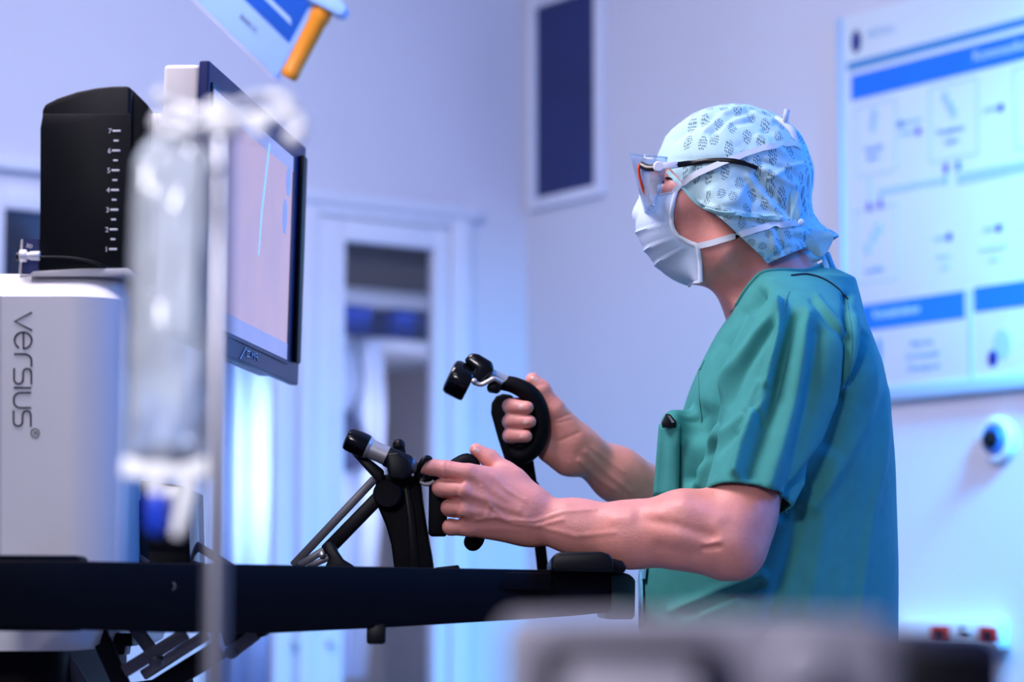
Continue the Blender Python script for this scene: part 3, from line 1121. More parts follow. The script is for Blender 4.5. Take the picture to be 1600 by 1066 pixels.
# folding linkage under the deck
for x0, y0, x1, y1, w_, d, m_ in ((84, 1000, 150, 1110, 20, 3.16, 'grey_metal'), (140, 960, 195, 1085, 27, 3.12, 'black'),
                                  (203, 972, 239, 1022, 20, 3.2, 'grey_metal'), (192, 1050, 290, 990, 20, 3.1, 'grey_metal'),
                                  (222, 1056, 322, 992, 17, 3.16, 'silver'), (226, 1088, 345, 1014, 32, 3.14, 'black')):
    px_bar(MB(), x0, y0, x1, y1, w_, d, .014).build('linkage_bar', M[m_], con, bevel=.002)
MB().lathe(P(242, 1037, 3.09), FW, [(0, .004), (.002, .0078), (.03, .0078), (.03, .004)], 20).build('linkage_pivot', M['grey_metal'], con)
px_bar(MB(), 361, 1020, 400, 990, 20, 3.12, .016).lathe(P(361, 1020, 3.117), YD, [(0, .006), (.002, .0082), (.02, .0082), (.022, .006)], 20).build('linkage_bar', M['grey_metal'], con, bevel=.0015)
prism_px(MB(), [(352, 1012), (345, 985), (420, 980), (416, 993), (400, 998), (375, 1000)], 3.13, .04).build('linkage_bracket', M['black'], con, bevel=.003)
prism_px(MB(), [(166, 1010), (166, 990), (206, 990), (207, 1010), (196, 1010), (194, 1024), (178, 1024), (176, 1010)], 3.22, .05).build('linkage_bracket', M['black'], con, bevel=.002)
px_bar(MB(), 185, 1100, 300, 1085, 60, 3.2, .03).build('linkage_foot', M['black_matte'], con, bevel=.003)

# black drive box on the deck with its own struts
dbx = 3.22
bx = prism_px(MB(), [(154, 882), (158, 830), (164, 752), (170, 747), (230, 752), (280, 758), (294, 764), (297, 880)], dbx, .16).build('drive_box', M['black_gloss'], con, bevel=.006, seg=3)
MB().lathe(P(191, 772, dbx + .0), -FW, [(0, .0085), (.002, .0085), (.0025, .0065), (.001, .006), (.001, .003), (.0025, .0025)], 24).build('speaker_rosette', M['black'], bx)
MB().lathe(P(172, 839, dbx + .0), -FW, [(0, .006), (.004, .006), (.005, .004)], 20).build('drive_knob', M['grey_metal'], bx)
px_bar(MB(), 184, 846, 232, 880, 8, dbx - .012, .008).build('drive_strut', M['grey_metal'], bx, bevel=.001)
px_bar(MB(), 205, 785, 262, 835, 22, dbx - .012, .008).build('drive_strut', M['black'], bx, bevel=.001)
px_bar(MB(), 268, 828, 362, 888, 13, 3.3, .014).build('drive_strut', M['grey_metal'], con, bevel=.0015)

# ------------------------------------------------------------------ monitor
m0 = P(319, 330, 3.15)
m1 = P(470, 410, 3.74)
MH = nrm((m1 - m0) * np.array([1, 1, 0]))                    # along the screen, away from the camera
MN = np.cross(MH, ZU)                                        # out of the screen, towards the surgeon
MN = MN if MN[0] > 0 else -MN
MV = nrm(ZU + XD * .024)                                     # leaning slightly over
MN = nrm(MN - MV * (MN @ MV))


def mon(px, py, off=0.0):
    q = hit_plane(px, py, m0, MN)
    return float((q - m0) @ MH), float((q - m0) @ MV)


def M3(u, v, off=0.0):
    return m0 + MH * u + MV * v + MN * off


mt = thing('console_monitor', 'large flat monitor with black bezel and white back on the console', 'monitor', M3(.3, -.2, -.04))
vT = mon(320, 87)[1]
vB = mon(463, 603)[1]
uE = mon(476, 300)[0]
M['bezel'] = mat('bezel_blue_lit', (14, 28, 86), 0.35, var=.1, spec=.25)  # blue light reflected by the black bezel is put into this colour
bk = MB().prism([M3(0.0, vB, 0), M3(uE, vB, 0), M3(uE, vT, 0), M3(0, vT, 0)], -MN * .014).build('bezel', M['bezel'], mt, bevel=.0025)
pr = [M3(.004, vB + .012, -.0142), M3(uE - .01, vB + .012, -.0142), M3(uE - .01, vT - .004, -.0142), M3(.004, vT - .004, -.0142)]
MB().prism(pr, -MN * .047).build('back_cover', M['light_grey'], mt, bevel=.006, seg=3)
s0, s1 = mon(331, 137), mon(450, 566)
vS0 = mon(450, 566)[1]
vS1 = mon(331, 137)[1]
uS0, uS1 = mon(331, 137)[0], mon(455, 300)[0]
ms = mat('monitor_picture', (196, 176, 214), 0.12, var=.05)
nt = ms.node_tree
b_ = nt.nodes['Principled BSDF']
tc = nt.nodes.new('ShaderNodeTexCoord')
nz = nt.nodes.new('ShaderNodeTexNoise')
nz.inputs['Scale'].default_value = 7
nz.inputs['Detail'].default_value = 6
rp = nt.nodes.new('ShaderNodeValToRGB')
rp.color_ramp.elements[0].position = .25
rp.color_ramp.elements[1].position = .75
rp.color_ramp.elements[0].color = lin((176, 162, 214)) + (1,)
rp.color_ramp.elements[1].color = lin((206, 178, 212)) + (1,)
nt.links.new(tc.outputs['Object'], nz.inputs['Vector'])
nt.links.new(nz.outputs['Fac'], rp.inputs['Fac'])
nt.links.new(rp.outputs['Color'], b_.inputs['Emission Color'])
b_.inputs['Emission Strength'].default_value = 0.72
b_.inputs['Base Color'].default_value = (.01, .01, .012, 1)
nt.links.remove(b_.inputs['Base Color'].links[0])
sc_ = MB().prism([M3(uS0, vS0, .0004), M3(uS1, vS0, .0004), M3(uS1, vS1, .0004), M3(uS0, vS1, .0004)], MN * .0012).build('screen', ms, mt)
M['pic_border'] = emit('picture_border', (160, 160, 196), .55)
M['refl_line'] = emit('reflection_glow', (150, 190, 236), .8)  # glowing colour for a reflection drawn on the screen glass
M['pic_spot'] = emit('picture_spot', (120, 140, 214), .8)
MB().prism([M3(uS0, vS1 - .022, .0017), M3(uS1, vS1 - .022, .0017), M3(uS1, vS1, .0017), M3(uS0, vS1, .0017)], MN * .0004).build('picture_bar', M['pic_border'], sc_)
MB().prism([M3(uS0, vS0, .0017), M3(uS1, vS0, .0017), M3(uS1, vS0 + .024, .0017), M3(uS0, vS0 + .024, .0017)], MN * .0004).build('picture_bar', M['pic_border'], sc_)
la, lb, lc = mon(419, 225), mon(407, 330), mon(402, 400)
wd = .006
MB().prism([M3(la[0] - wd, la[1], .0018), M3(la[0] + wd, la[1], .0018), M3(lb[0] + wd, lb[1], .0018), M3(lc[0] + wd * .6, lc[1], .0018), M3(lc[0] - wd * .6, lc[1], .0018), M3(lb[0] - wd, lb[1], .0018)], MN * .0004).build('reflection_streak', M['refl_line'], sc_)  # drawn reflection, an upright streak on the screen
for px, py, ru, rv in ((449, 286, .016, .021), (443, 340, .014, .026)):
    uu, vv = mon(px, py)
    MB().prism([M3(uu + ru * math.cos(t), vv + rv * math.sin(t), .0018) for t in np.linspace(0, 2 * math.pi, 18, endpoint=False)], MN * .0004).build('picture_spot', M['pic_spot'], sc_)
# inner step of the bezel
rimw = .006
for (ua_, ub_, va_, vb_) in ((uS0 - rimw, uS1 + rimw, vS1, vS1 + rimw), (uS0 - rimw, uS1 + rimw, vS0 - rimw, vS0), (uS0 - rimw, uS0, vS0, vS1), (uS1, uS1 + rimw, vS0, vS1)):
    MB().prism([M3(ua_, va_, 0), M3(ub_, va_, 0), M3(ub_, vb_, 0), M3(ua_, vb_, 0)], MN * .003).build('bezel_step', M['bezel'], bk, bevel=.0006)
# far side grip bar and buttons
MB().prism([M3(uE - .05, vB + .03, 0), M3(uE - .022, vB + .03, 0), M3(uE - .022, vT - .02, 0), M3(uE - .05, vT - .02, 0)], MN * .008).build('edge_bar', M['black'], bk, bevel=.003)
for py in (270, 340, 455):
    uu, vv = mon(474, py)
    MB().prism([M3(uE - .008, vv - .022, -.009), M3(uE + .003, vv - .022, -.009), M3(uE + .003, vv + .022, -.009), M3(uE - .008, vv + .022, -.009)], MN * .007).build('side_button', M['black_gloss'], bk, bevel=.0015)


def logo(lines, r):
    mb = MB()
    for ln in lines:
        mb.tube([M3(*mon(x, y), .0008) for x, y in ln], r, 8)
    return mb.build('logo_lettering', M['ink_white'], bk)


logo([[(374, 562), (383.5, 544)], [(391.5, 551), (384.5, 549), (384.5, 558), (391.5, 561)], [(393.5, 552.5), (393.5, 562), (392, 560)], [(391.6, 560.5), (390.8, 560.5)],
      [(388, 556), (391, 552)], [(394, 562.5), (400, 555), (400, 565)], ], .0011) if False else \
    logo([[(374, 562), (383.5, 544)], [(390, 550.8), (384.5, 549), (384.5, 557.5), (390, 559.6)], [(392.3, 561), (392.3, 551.5), (394.4, 557), (396.6, 553), (396.6, 562.8)],
          [(398, 553.5), (401, 554.5), (401, 559), (398, 558.2)], [(399.4, 559), (401.4, 564.5)]], .0010)
# carrier between monitor and housing
MB().frame_box(M3(.28, -.02, -.085), MH * .11, MN * .03, MV * .08).build('mount_block', M['light_grey'], mt, bevel=.006)
MB().tube(spline([M3(.28, -.02, -.10), M3(.28, -.06, -.16), M3(.26, -.12, -.2), M3(.24, -.2, -.24)]), .022, 16).build('mount_arm', M['light_grey'], mt)

# ------------------------------------------------------------------ hand controllers
def revolve_px(mb, x0, y0, x1, y1, prof, d, d1=None, seg=28):
    """lathe between two pixel points; prof of (fraction, radius px)"""
    a, b = P(x0, y0, d), P(x1, y1, d1 or d)
    L = np.linalg.norm(b - a)
    return mb.lathe(a, b - a, [(t * L, r / F * d) for t, r in prof], seg)


hl = thing('hand_controller', 'black hand controller on a tapered post, silver sleeve, held by the near hand', 'controller', P(620, 884, 3.33), 'hand controllers of the console')
d = 3.33
post = [(583, 772), (588, 752), (600, 742), (628, 738), (648, 745), (657, 756), (661, 790), (667, 830), (674, 868), (677, 890), (616, 890), (611, 851), (603, 822), (592, 796)]
prism_px(MB(), post, d + .005, .05).build('post', M['black_matte'], hl, bevel=.004, seg=3)
prism_px(MB(), [(628, 745), (636, 744), (648, 800), (656, 888), (640, 888), (636, 810)], d + .001, .006).build('post_ridge', M['black'], hl, bevel=.002)
MB().lathe(P(605, 772, d - .012), YD, [(0, .017), (.002, .0192), (.03, .0195), (.03, .01)], 36).build('pivot_disc', M['black_matte'], hl)
px_bar(MB(), 585, 748, 457, 884, 12.5, d + .03, .014).build('grey_strut', M['grey_metal'], hl, bevel=.002)
px_bar(MB(), 598, 770, 508, 862, 21, d + .008, .02).build('black_strut', M['black'], hl, bevel=.003)
px_bar(MB(), 466, 884, 512, 856, 11, d + .01, .014).build('lower_link', M['grey_metal'], hl, bevel=.002)
px_bar(MB(), 480, 886, 522, 868, 9, d + .0, .012).build('lower_link', M['grey_metal'], hl, bevel=.002)
MB().lathe(P(503, 867, d - .004), YD, [(0, .003), (.001, .005), (.03, .005)], 16).build('link_pivot', M['steel'], hl)
lev = [(504, 858), (508, 849), (516, 846), (523, 850), (528, 862), (536, 874), (552, 884), (556, 890), (506, 890), (514, 872)]
prism_px(MB(), lev, d - .012, .014).build('release_lever', M['black'], hl, bevel=.003, seg=3)
revolve_px(MB(), 541, 684, 573, 699, [(0, 14), (.06, 17.5), (.2, 19), (.9, 19.5), (1, 18.5)], d - .01).build('end_cap', M['black_gloss'], hl)
prism_px(MB(), [(548, 708), (556, 700), (600, 735), (598, 756), (588, 752)], d + .0, .022).build('lower_fairing', M['black'], hl, bevel=.003)
revolve_px(MB(), 570, 697.5, 612, 716, [(0, 17.5), (.1, 17.8), (.18, 16.6), (.2, 15.2), (1, 15.2)], d - .01).build('silver_sleeve', M['silver'], hl)
revolve_px(MB(), 604, 713, 640, 729, [(0, 15.6), (.08, 16.4), (.9, 16.4), (1, 14)], d - .01).build('joint_collar', M['black'], hl)
prism_px(MB(), [(603, 716), (604, 708), (622, 706), (640, 718), (643, 742), (630, 752), (607, 748)], d - .026, .03).build('joint_block', M['black'], hl, bevel=.004, seg=3)
revolve_px(MB(), 636, 724, 652, 733, [(0, 14), (.5, 13), (1, 8)], d - .006).build('wrist_neck', M['grey_metal'], hl)
MB().tube([P(622, 710, d + .01), P(624, 697, d + .012), P(626, 712, d + .014)], [.008, .0085, .008], 14).ball(P(623, 696, d + .012), .0088).build('rear_knob', M['black'], hl)
ring = [P(662, 735, d) + (XD * .009 * math.cos(t) + YD * .0145 * math.sin(t) * 1.0) + ZU * (.0155 * math.cos(t + .9) * 1.0) for t in np.linspace(0, 2 * math.pi, 28, endpoint=False)]
MB().tube(ring, .0042, 10, closed=True).build('trigger_ring', M['black'], hl)
MB().tube(spline([P(650, 735, d + .004), P(656, 752, d + .004), P(668, 757, d + .004), P(678, 752, d + .006)]), .0028, 10).build('trigger_link', M['silver'], hl)
gp = [(670, 752), (700, 752), (697, 838), (672, 838), (669, 834)]
prism_px(MB(), gp, d + .012, .026).build('handle_guard', M['black_matte'], hl, bevel=.003)
MB().tube(spline([P(648, 740, d + .02), P(690, 745, d + .035), P(738, 722, d + .038), P(746, 760, d + .042), P(748, 800, d + .042), P(744, 836, d + .04), P(740, 850, d + .032)]), [.009] * 48 + [.0125], 14).build('grip', M['black_matte'], hl) if False else \
    MB().tube(spline([P(652, 742, d + .03), P(700, 735, d + .045), P(733, 722, d + .048), P(744, 760, d + .048), P(748, 800, d + .046), P(745, 838, d + .040), P(740, 848, d + .036)]), .0115, 14).ball(P(739, 847, d + .034), .0125).build('grip', M['black_matte'], hl)

hr = thing('hand_controller', 'black hand controller with looped grip raised in the far hand', 'controller', P(830, 770, 3.60), 'hand controllers of the console')
d = 3.58
revolve_px(MB(), 701, 586, 734, 602, [(0, 20), (.06, 26), (.2, 28.5), (.85, 28.5), (.97, 27), (1, 24)], d - .01).build('end_cap', M['black_gloss'], hr)
prism_px(MB(), [(724, 563), (736, 551), (748, 553), (770, 566), (772, 580), (752, 597), (736, 598), (742, 576)], d - .03, .05).build('pivot_housing', M['black_gloss'], hr, bevel=.005, seg=3)
revolve_px(MB(), 742, 575, 792, 599, [(0, 15), (.3, 13.5), (.35, 11.5), (1, 11.5)], d).build('silver_sleeve', M['silver'], hr)
MB().tube(spline([P(740, 598, d - .03), P(752, 601, d - .03), P(763, 596, d - .03), P(772, 592, d - .03), P(784, 598, d - .024)]), .0034, 10).ball(P(741, 596, d - .031), .0046).build('trigger_link', M['silver'], hr)
prism_px(MB(), [(760, 604), (768, 594), (784, 598), (782, 610), (776, 613), (762, 611)], d - .02, .03).build('trigger', M['black'], hr, bevel=.003)
gpath = spline([P(782, 598, d), P(803, 602, d), P(824, 613, d), P(838, 630, d + .002), P(844, 655, d + .003), P(842, 682, d + .002), P(831, 702, d), P(815, 712, d), P(802, 706, d + .006)], 6)
MB().tube(gpath, [.0105 + .003 * min(1, i / 12) for i in range(len(gpath))], 18).build('grip', M['black_matte'], hr)
prism_px(MB(), [(800, 690), (815, 680), (838, 690), (840, 712), (826, 720), (808, 716)], d - .006, .02).build('grip_heel', M['black_matte'], hr, bevel=.005, seg=3)
pdl = [(767, 645), (768, 630), (775, 619), (786, 615), (800, 617), (815, 640), (826, 690), (834, 722), (840, 760), (839, 769), (831, 772), (819, 764), (803, 744), (790, 722), (778, 685)]
prism_px(MB(), pdl, d + .035, .016).build('paddle', M['black_matte'], hr, bevel=.004, seg=3)
prism_px(MB(), [(809, 744), (827, 748), (828, 757), (812, 755)], d + .030, .010).build('silver_clip', M['silver'], hr, bevel=.001)
MB().lathe(P(833, 760, d + .028), YD, [(0, .006), (.002, .009), (.012, .009)], 24).build('paddle_hinge', M['black_gloss'], hr)
px_bar(MB(), 834, 762, 792, 900, 22, d + .052, .018).build('support_strut', M['black_matte'], hr, bevel=.003) if False else \
    px_bar(MB(), 834, 764, 850, 905, 18, d + .040, .016).build('support_strut', M['black_matte'], hr, bevel=.003)
# ------------------------------------------------------------------ the surgeon
M['skin'] = mat('skin', (228, 152, 140), 0.45, var=0.10, scale=35, bump=0.25, bscale=260, spec=0.4)
_b = M['skin'].node_tree.nodes['Principled BSDF']
_b.inputs['Subsurface Weight'].default_value = 0.15
_b.inputs['Subsurface Radius'].default_value = (0.012, 0.004, 0.002)
_b.inputs['Subsurface Scale'].default_value = 0.5
M['nail'] = mat('nail', (226, 180, 170), 0.3, var=0.03)
M['scrub'] = mat('green_scrub_cotton', (64, 146, 142), 0.8, var=0.06, scale=40, bump=0.15, bscale=500, spec=0.2)
M['trouser'] = mat('green_trouser_cotton', (58, 136, 132), 0.85, var=0.06, scale=40)
M['mask'] = mat('mask_fleece', (196, 214, 238), 0.8, var=0.03, bump=0.2, bscale=400, spec=0.2)
M['strap'] = mat('mask_tape', (222, 230, 240), 0.7, var=0.03)
M['cap_cloth2'] = mat('cap_fleece_plain', (168, 216, 222), 0.8, var=0.05, bump=0.2, bscale=300, spec=0.2)
M['shoe'] = mat('clog_white', (210, 214, 218), 0.5)


def Q(px, py, d):
    return P(px, py, d)


HD = 3.55                                    # depth of the head's middle plane
sc = HD / F                                  # metres per pixel there
person = thing('person', 'person in green scrubs with cap, mask and glasses working the hand controllers', 'person', (0.37, 3.55, 0.0))


def r(px, d):
    return px * d / F


# ---------------- body
B = []
# head
B.append(ell(Q(1142, 268, HD), (r(106, HD), .073, r(92, HD)), .02, 0.10))
B.append(ell(Q(1092, 325, HD), (r(74, HD), .064, r(98, HD)), .03, -0.12))
B.append(ell(Q(1070, 368, HD), (r(46, HD), .046, r(58, HD)), .03, 0.0))
B.append(cone(Q(1128, 385, HD - .045), Q(1080, 412, HD - .012), r(30, HD), r(22, HD), .025))
B.append(cone(Q(1128, 385, HD + .045), Q(1080, 412, HD + .012), r(30, HD), r(22, HD), .025))
B.append(cone(Q(1030, 272, HD - .03), Q(1030, 272, HD + .03), r(14, HD), r(14, HD), .02))       # brow
B.append(cone(Q(1022, 290, HD), Q(1004, 334, HD), r(9, HD), r(13, HD), .014))                   # nose
B.append(ell(Q(1014, 338, HD), (r(14, HD), .019, r(9, HD)), .01))
B.append(ell(Q(1030, 362, HD), (r(14, HD), .024, r(6, HD)), .008))                              # lips
B.append(ell(Q(1032, 374, HD), (r(14, HD), .022, r(6, HD)), .008))
B.append(ell(Q(1058, 404, HD), (r(22, HD), .024, r(17, HD)), .02))                              # chin
for sg in (-1, 1):
    B.append(ell(Q(1056, 318, HD + sg * .048), (r(26, HD), .018, r(20, HD)), .025))             # cheek bone
    B.append(ell(Q(1034, 297, HD + sg * .033), (r(13, HD), .016, r(12, HD)), .008, op='s'))     # eye socket
    B.append(ell(Q(1041, 297, HD + sg * .032), (r(12, HD), .015, r(9.5, HD)), .006))            # lid
    B.append(ell(Q(1150, 312, HD + sg * .077), (r(20, HD), .010, r(34, HD)), .008, 0.25))       # ear
    B.append(ell(Q(1146, 308, HD + sg * .090), (r(9, HD), .006, r(17, HD)), .006, 0.25, op='s'))
# neck and torso
B.append(cone(Q(1152, 385, HD), Q(1222, 520, HD), r(60, HD), r(70, HD), .04, 0.9))
B.append(cone(Q(1215, 400, HD), Q(1255, 500, HD), r(46, HD), r(64, HD), .04, 1.1))
for sg in (-1, 1):
    B.append(cone(Q(1228, 490, HD + sg * .03), Q(1250, 555, HD + sg * .14), r(44, HD), r(50, HD), .04))


def trow(py, xf, xb, hw, gx=0.0):
    a, b = Q(xf, py, HD), Q(xb, py, HD)
    return (a[2], (a[0] + b[0]) / 2, HD * FW[1] + (533 - py) * UP[1] / F * HD, (b[0] - a[0]) / 2 - gx, hw - gx)


body_rows = [trow(500, 1170, 1310, .09), trow(550, 1130, 1345, .165), trow(640, 1100, 1368, .185), trow(760, 1070, 1372, .17),
             trow(900, 1060, 1375, .165), trow(1060, 1065, 1378, .18), trow(1180, 1075, 1380, .185), trow(1260, 1090, 1380, .18)]
B.append(loft(body_rows, .04))
YP = HD * FW[1]
for sg in (-1, 1):
    hip, kn, an = np.array((.375, YP + sg * .095, .90)), np.array((.335, YP + sg * .11, .50)), np.array((.39, YP + sg * .115, .09))
    B.append(cone(hip, kn, .092, .062, .03))
    B.append(cone(kn, an, .058, .040, .02))
    B.append(cone(an + [0.02, 0, -.035], an + [-.14, 0, -.045], .036, .026, .02))

# near (left) arm
d0 = 3.33
LA = [cone(Q(1240, 555, 3.42), Q(1158, 800, 3.31), r(60, 3.4), r(52, 3.3), .02),
      cone(Q(1158, 800, 3.31), Q(1142, 848, 3.29), r(52, 3.3), r(50, 3.3), .02),
      cone(Q(1150, 866, 3.29), Q(1132, 872, 3.30), r(34, 3.3), r(26, 3.3), .02),        # elbow point
      cone(Q(1135, 838, 3.30), Q(1070, 826, 3.30), r(56, 3.3), r(58, 3.3), .03, .9),
      cone(Q(1070, 830, 3.30), Q(985, 836, 3.315), r(58, 3.3), r(48, 3.3), .02, .85),
      cone(Q(985, 835, 3.315), Q(900, 823, 3.33), r(48, 3.3), r(37, 3.3), .02, .78),
      cone(Q(900, 823, 3.33), Q(832, 812, 3.335), r(38, 3.3), r(35, 3.3), .02, .68)]
# hand: metacarpals fan out of the wrist
KN = {'i': Q(731, 739, 3.322), 'm': Q(722, 767, 3.316), 'r': Q(726, 797, 3.318), 'p': Q(736, 826, 3.326)}
for key_, wx, wy, r0, r1 in (('i', 826, 790, 22, 13.5), ('m', 828, 804, 22, 13.5), ('r', 830, 820, 22, 13), ('p', 832, 832, 18, 12)):
    LA.append(cone(Q(wx, wy, 3.336), KN[key_], r(r0, d0), r(r1, d0), .012, .85))
LA.append(cone(Q(810, 800, 3.345), Q(752, 785, 3.338), r(34, d0), r(30, d0), .02, .5))


def finger(L, pts, rad, k=.0035):
    for (p0, p1), (a, b) in zip(zip(pts[:-1], pts[1:]), zip(rad[:-1], rad[1:])):
        L.append(cone(p0, p1, a, b, k))


finger(LA, [KN['i'], Q(697, 734, 3.325), Q(672, 730, 3.326), Q(659, 730, 3.327)], [.0122, .0122, .0108, .0092])
finger(LA, [KN['m'], Q(689, 763, 3.328), Q(699, 769, 3.352), Q(722, 772, 3.366)], [.0122, .0118, .0105, .009])
finger(LA, [KN['r'], Q(702, 794, 3.330), Q(710, 797, 3.354), Q(730, 798, 3.368)], [.0118, .0112, .010, .009])
finger(LA, [KN['p'], Q(704, 824, 3.335), Q(712, 825, 3.356), Q(730, 822, 3.368)], [.011, .0108, .0095, .0085])
LA.append(cone(Q(826, 792, 3.345), Q(789, 741, 3.372), r(28, d0), r(20, d0), .02))          # thenar
LA.append(cone(Q(800, 750, 3.355), Q(748, 745, 3.335), r(16, d0), r(12, d0), .02))          # web
finger(LA, [Q(793, 742, 3.372), Q(765, 717, 3.378), Q(744, 703, 3.378)], [.0150, .0120, .0092], .006)

# far (right) arm
d1 = 3.6
RA = [cone(Q(1240, 555, 3.70), Q(1165, 800, 3.79), r(58, 3.7), r(48, 3.75), .02),
      cone(Q(1165, 800, 3.79), Q(1130, 838, 3.79), r(48, 3.75), r(46, 3.75), .02),
      cone(Q(1130, 830, 3.78), Q(1050, 795, 3.72), r(48, 3.7), r(50, 3.7), .02),
      cone(Q(1050, 795, 3.72), Q(965, 742, 3.66), r(50, 3.7), r(39, 3.65), .02),
      cone(Q(965, 742, 3.66), Q(902, 702, 3.62), r(39, 3.65), r(31, d1), .02, .8)]
RA.append(cone(Q(900, 700, 3.618), Q(868, 672, 3.612), r(31, d1), r(30, d1), .02, .6))
RA.append(cone(Q(885, 715, 3.610), Q(858, 705, 3.606), r(24, d1), r(17, d1), .02, .8))      # heel of the hand
RA.append(cone(Q(893, 686, 3.610), Q(866, 640, 3.600), r(24, d1), r(17, d1), .015))         # ball of the thumb
finger(RA, [Q(866, 640, 3.600), Q(846, 609, 3.596), Q(832, 593, 3.594)], [.0152, .0128, .0100], .006)
RA.append(cone(Q(868, 672, 3.618), Q(836, 640, 3.622), r(26, d1), r(14, d1), .01, .7))
RA.append(cone(Q(866, 690, 3.618), Q(836, 682, 3.622), r(26, d1), r(14, d1), .01, .7))
for y0, yk, yt, tx, r0 in ((636, 634, 636, 824, .0112), (658, 658, 658, 828, .0112), (682, 680, 681, 822, .0108)):
    finger(RA, [Q(842, y0, 3.622), Q(806, yk, 3.616), Q(797, yk + 1, 3.588), Q(800, yt, 3.572), Q(tx, yt + 1, 3.560)], [.0115, r0, r0, r0, .0092], .003)
finger(RA, [Q(842, 628, 3.622), Q(812, 604, 3.612), Q(792, 600, 3.604), Q(778, 598, 3.600)], [.0118, .0108, .0098, .009], .004)

V, Qd = polygonize(B + LA + RA, 0.0021)
bme = np_mesh(V, Qd)
smooth_mesh(bme, 1, .5)
# tendons, veins, creases and muscle lines
veins = [([(742, 745), (775, 770), (812, 795)], .0012, 6), ([(732, 772), (770, 785), (822, 806)], .0014, 6), ([(738, 800), (775, 806), (824, 816)], .0012, 6),
         ([(748, 826), (790, 826), (826, 826)], .0010, 6),
         ([(752, 760), (765, 790), (790, 812), (835, 815), (880, 800), (930, 796)], .0013, 3.2), ([(745, 812), (775, 808), (800, 818), (838, 822), (880, 812)], .0014, 3.2),
         ([(770, 742), (790, 765), (820, 782)], .0011, 3.2), ([(840, 822), (900, 838), (960, 832)], .0010, 4), ([(765, 790), (760, 808)], .0009, 3),
         ([(712, 752), (700, 748)], -.0008, 2.5), ([(693, 722), (693, 745)], .0009, 3), ([(697, 722), (697, 745)], -.0008, 1.5), ([(689, 722), (689, 745)], -.0006, 1.5),
         ([(718, 752), (712, 780)], -.0018, 4), ([(716, 782), (712, 808)], -.0015, 4), ([(722, 812), (716, 838)], -.001, 4), ([(690, 748), (722, 752)], -.0022, 3),
         ([(694, 779), (718, 781)], -.0018, 3), ([(700, 809), (722, 811)], -.0018, 3),
         ([(1000, 808), (1060, 822), (1110, 838)], -.0030, 10), ([(1100, 858), (1122, 854)], -.004, 4), ([(1105, 850), (1125, 846)], .002, 5), ([(1030, 855), (1090, 866)], -.0018, 12),
         ([(1070, 790), (1120, 812)], .003, 14), ([(960, 812), (1030, 806)], .002, 9),
         # far hand
         ([(870, 655), (890, 648)], -.0009, 2), ([(868, 662), (892, 656)], -.0008, 2), ([(872, 690), (905, 676)], -.001, 2.5), ([(905, 720), (935, 748), (960, 765)], .0016, 4),
         ([(915, 706), (950, 740), (985, 768)], .0016, 4), ([(925, 700), (975, 738)], .001, 3), ([(838, 603), (852, 600)], -.0007, 2),
         # eye corner, jaw
         ([(1048, 292), (1062, 298)], -.0012, 3), ([(1046, 300), (1060, 306)], -.0010, 3), ([(1092, 432), (1120, 418), (1142, 390)], .002, 10), ([(1120, 452), (1150, 480)], .0015, 8)]
sculpt(bme, veins)
body = link_mesh('body', bme, M['skin'], person)
nb_ = bvh_of(body)


def nail(px, py, ax, ay, w_, l_):
    p, n = on_surface(nb_, px, py, -.0004)
    t = nrm(RT * ax - UP * ay)
    t = nrm(t - n * (t @ n))
    s_ = np.cross(n, t)
    V, Fc = [], []
    for i in range(5):
        for j in range(5):
            a, b = (i - 2) / 2, (j - 2) / 2
            V.append(p + t * a * l_ / 2 + s_ * b * w_ / 2 * (1 if i < 3 else 1 - .25 * (i - 2) / 2) - n * (.0022 * b * b + .0006 * a * a))
    for i in range(4):
        for j in range(4):
            Fc.append((i * 5 + j, i * 5 + j + 1, i * 5 + j + 6, i * 5 + j + 5))
    me = mesh_np(V, Fc)
    me.shade_smooth()
    o = link_mesh('fingernail', me, M['nail'], body)
    m_ = o.modifiers.new('t', 'SOLIDIFY')
    m_.thickness = .0008
    m_.offset = -1


for a in ((815, 637, 1, 0.05, .0105, .011), (821, 659, 1, 0.05, .0105, .011), (815, 682, 1, 0.0, .0100, .010), (835, 594, -.75, -.65, .011, .012), (745, 705, -.8, -.5, .010, .012)):
    nail(*a)
M['eye'] = mat('eye_white', (225, 222, 220), 0.15, var=.02)
M['iris'] = mat('iris', (40, 30, 26), 0.2)
for sg in (-1, 1):
    e_ = Q(1038, 297, HD + sg * .032)
    eb = MB().ball(e_, .0118).build('eyeball', M['eye'], body)
    MB().lathe(e_ - XD * .0100, -XD, [(0, .0058), (.0016, .0045), (.0022, .001)], 18).build('iris', M['iris'], body)
M['brow'] = mat('eyebrow_hair', (46, 32, 30), 0.8, var=.3, scale=300)
mb = MB()
for sg in (-1, 1):
    for k in range(34):
        f_ = k / 33
        p = Q(1024 + 26 * f_, 276 + 4 * abs(f_ - .4) * 2, HD + sg * (.016 + .034 * f_))
        pp, n, _, _ = nb_.find_nearest(Vector(p))
        pp, n = np.array(pp), np.array(n)
        mb.tube([pp, pp + n * .003 + XD * .002, pp + n * .0035 + XD * .006 - ZU * .001], [.0009, .0008, .0003], 5)
mb.build('eyebrow', M['brow'], body)['kind'] = 'stuff'

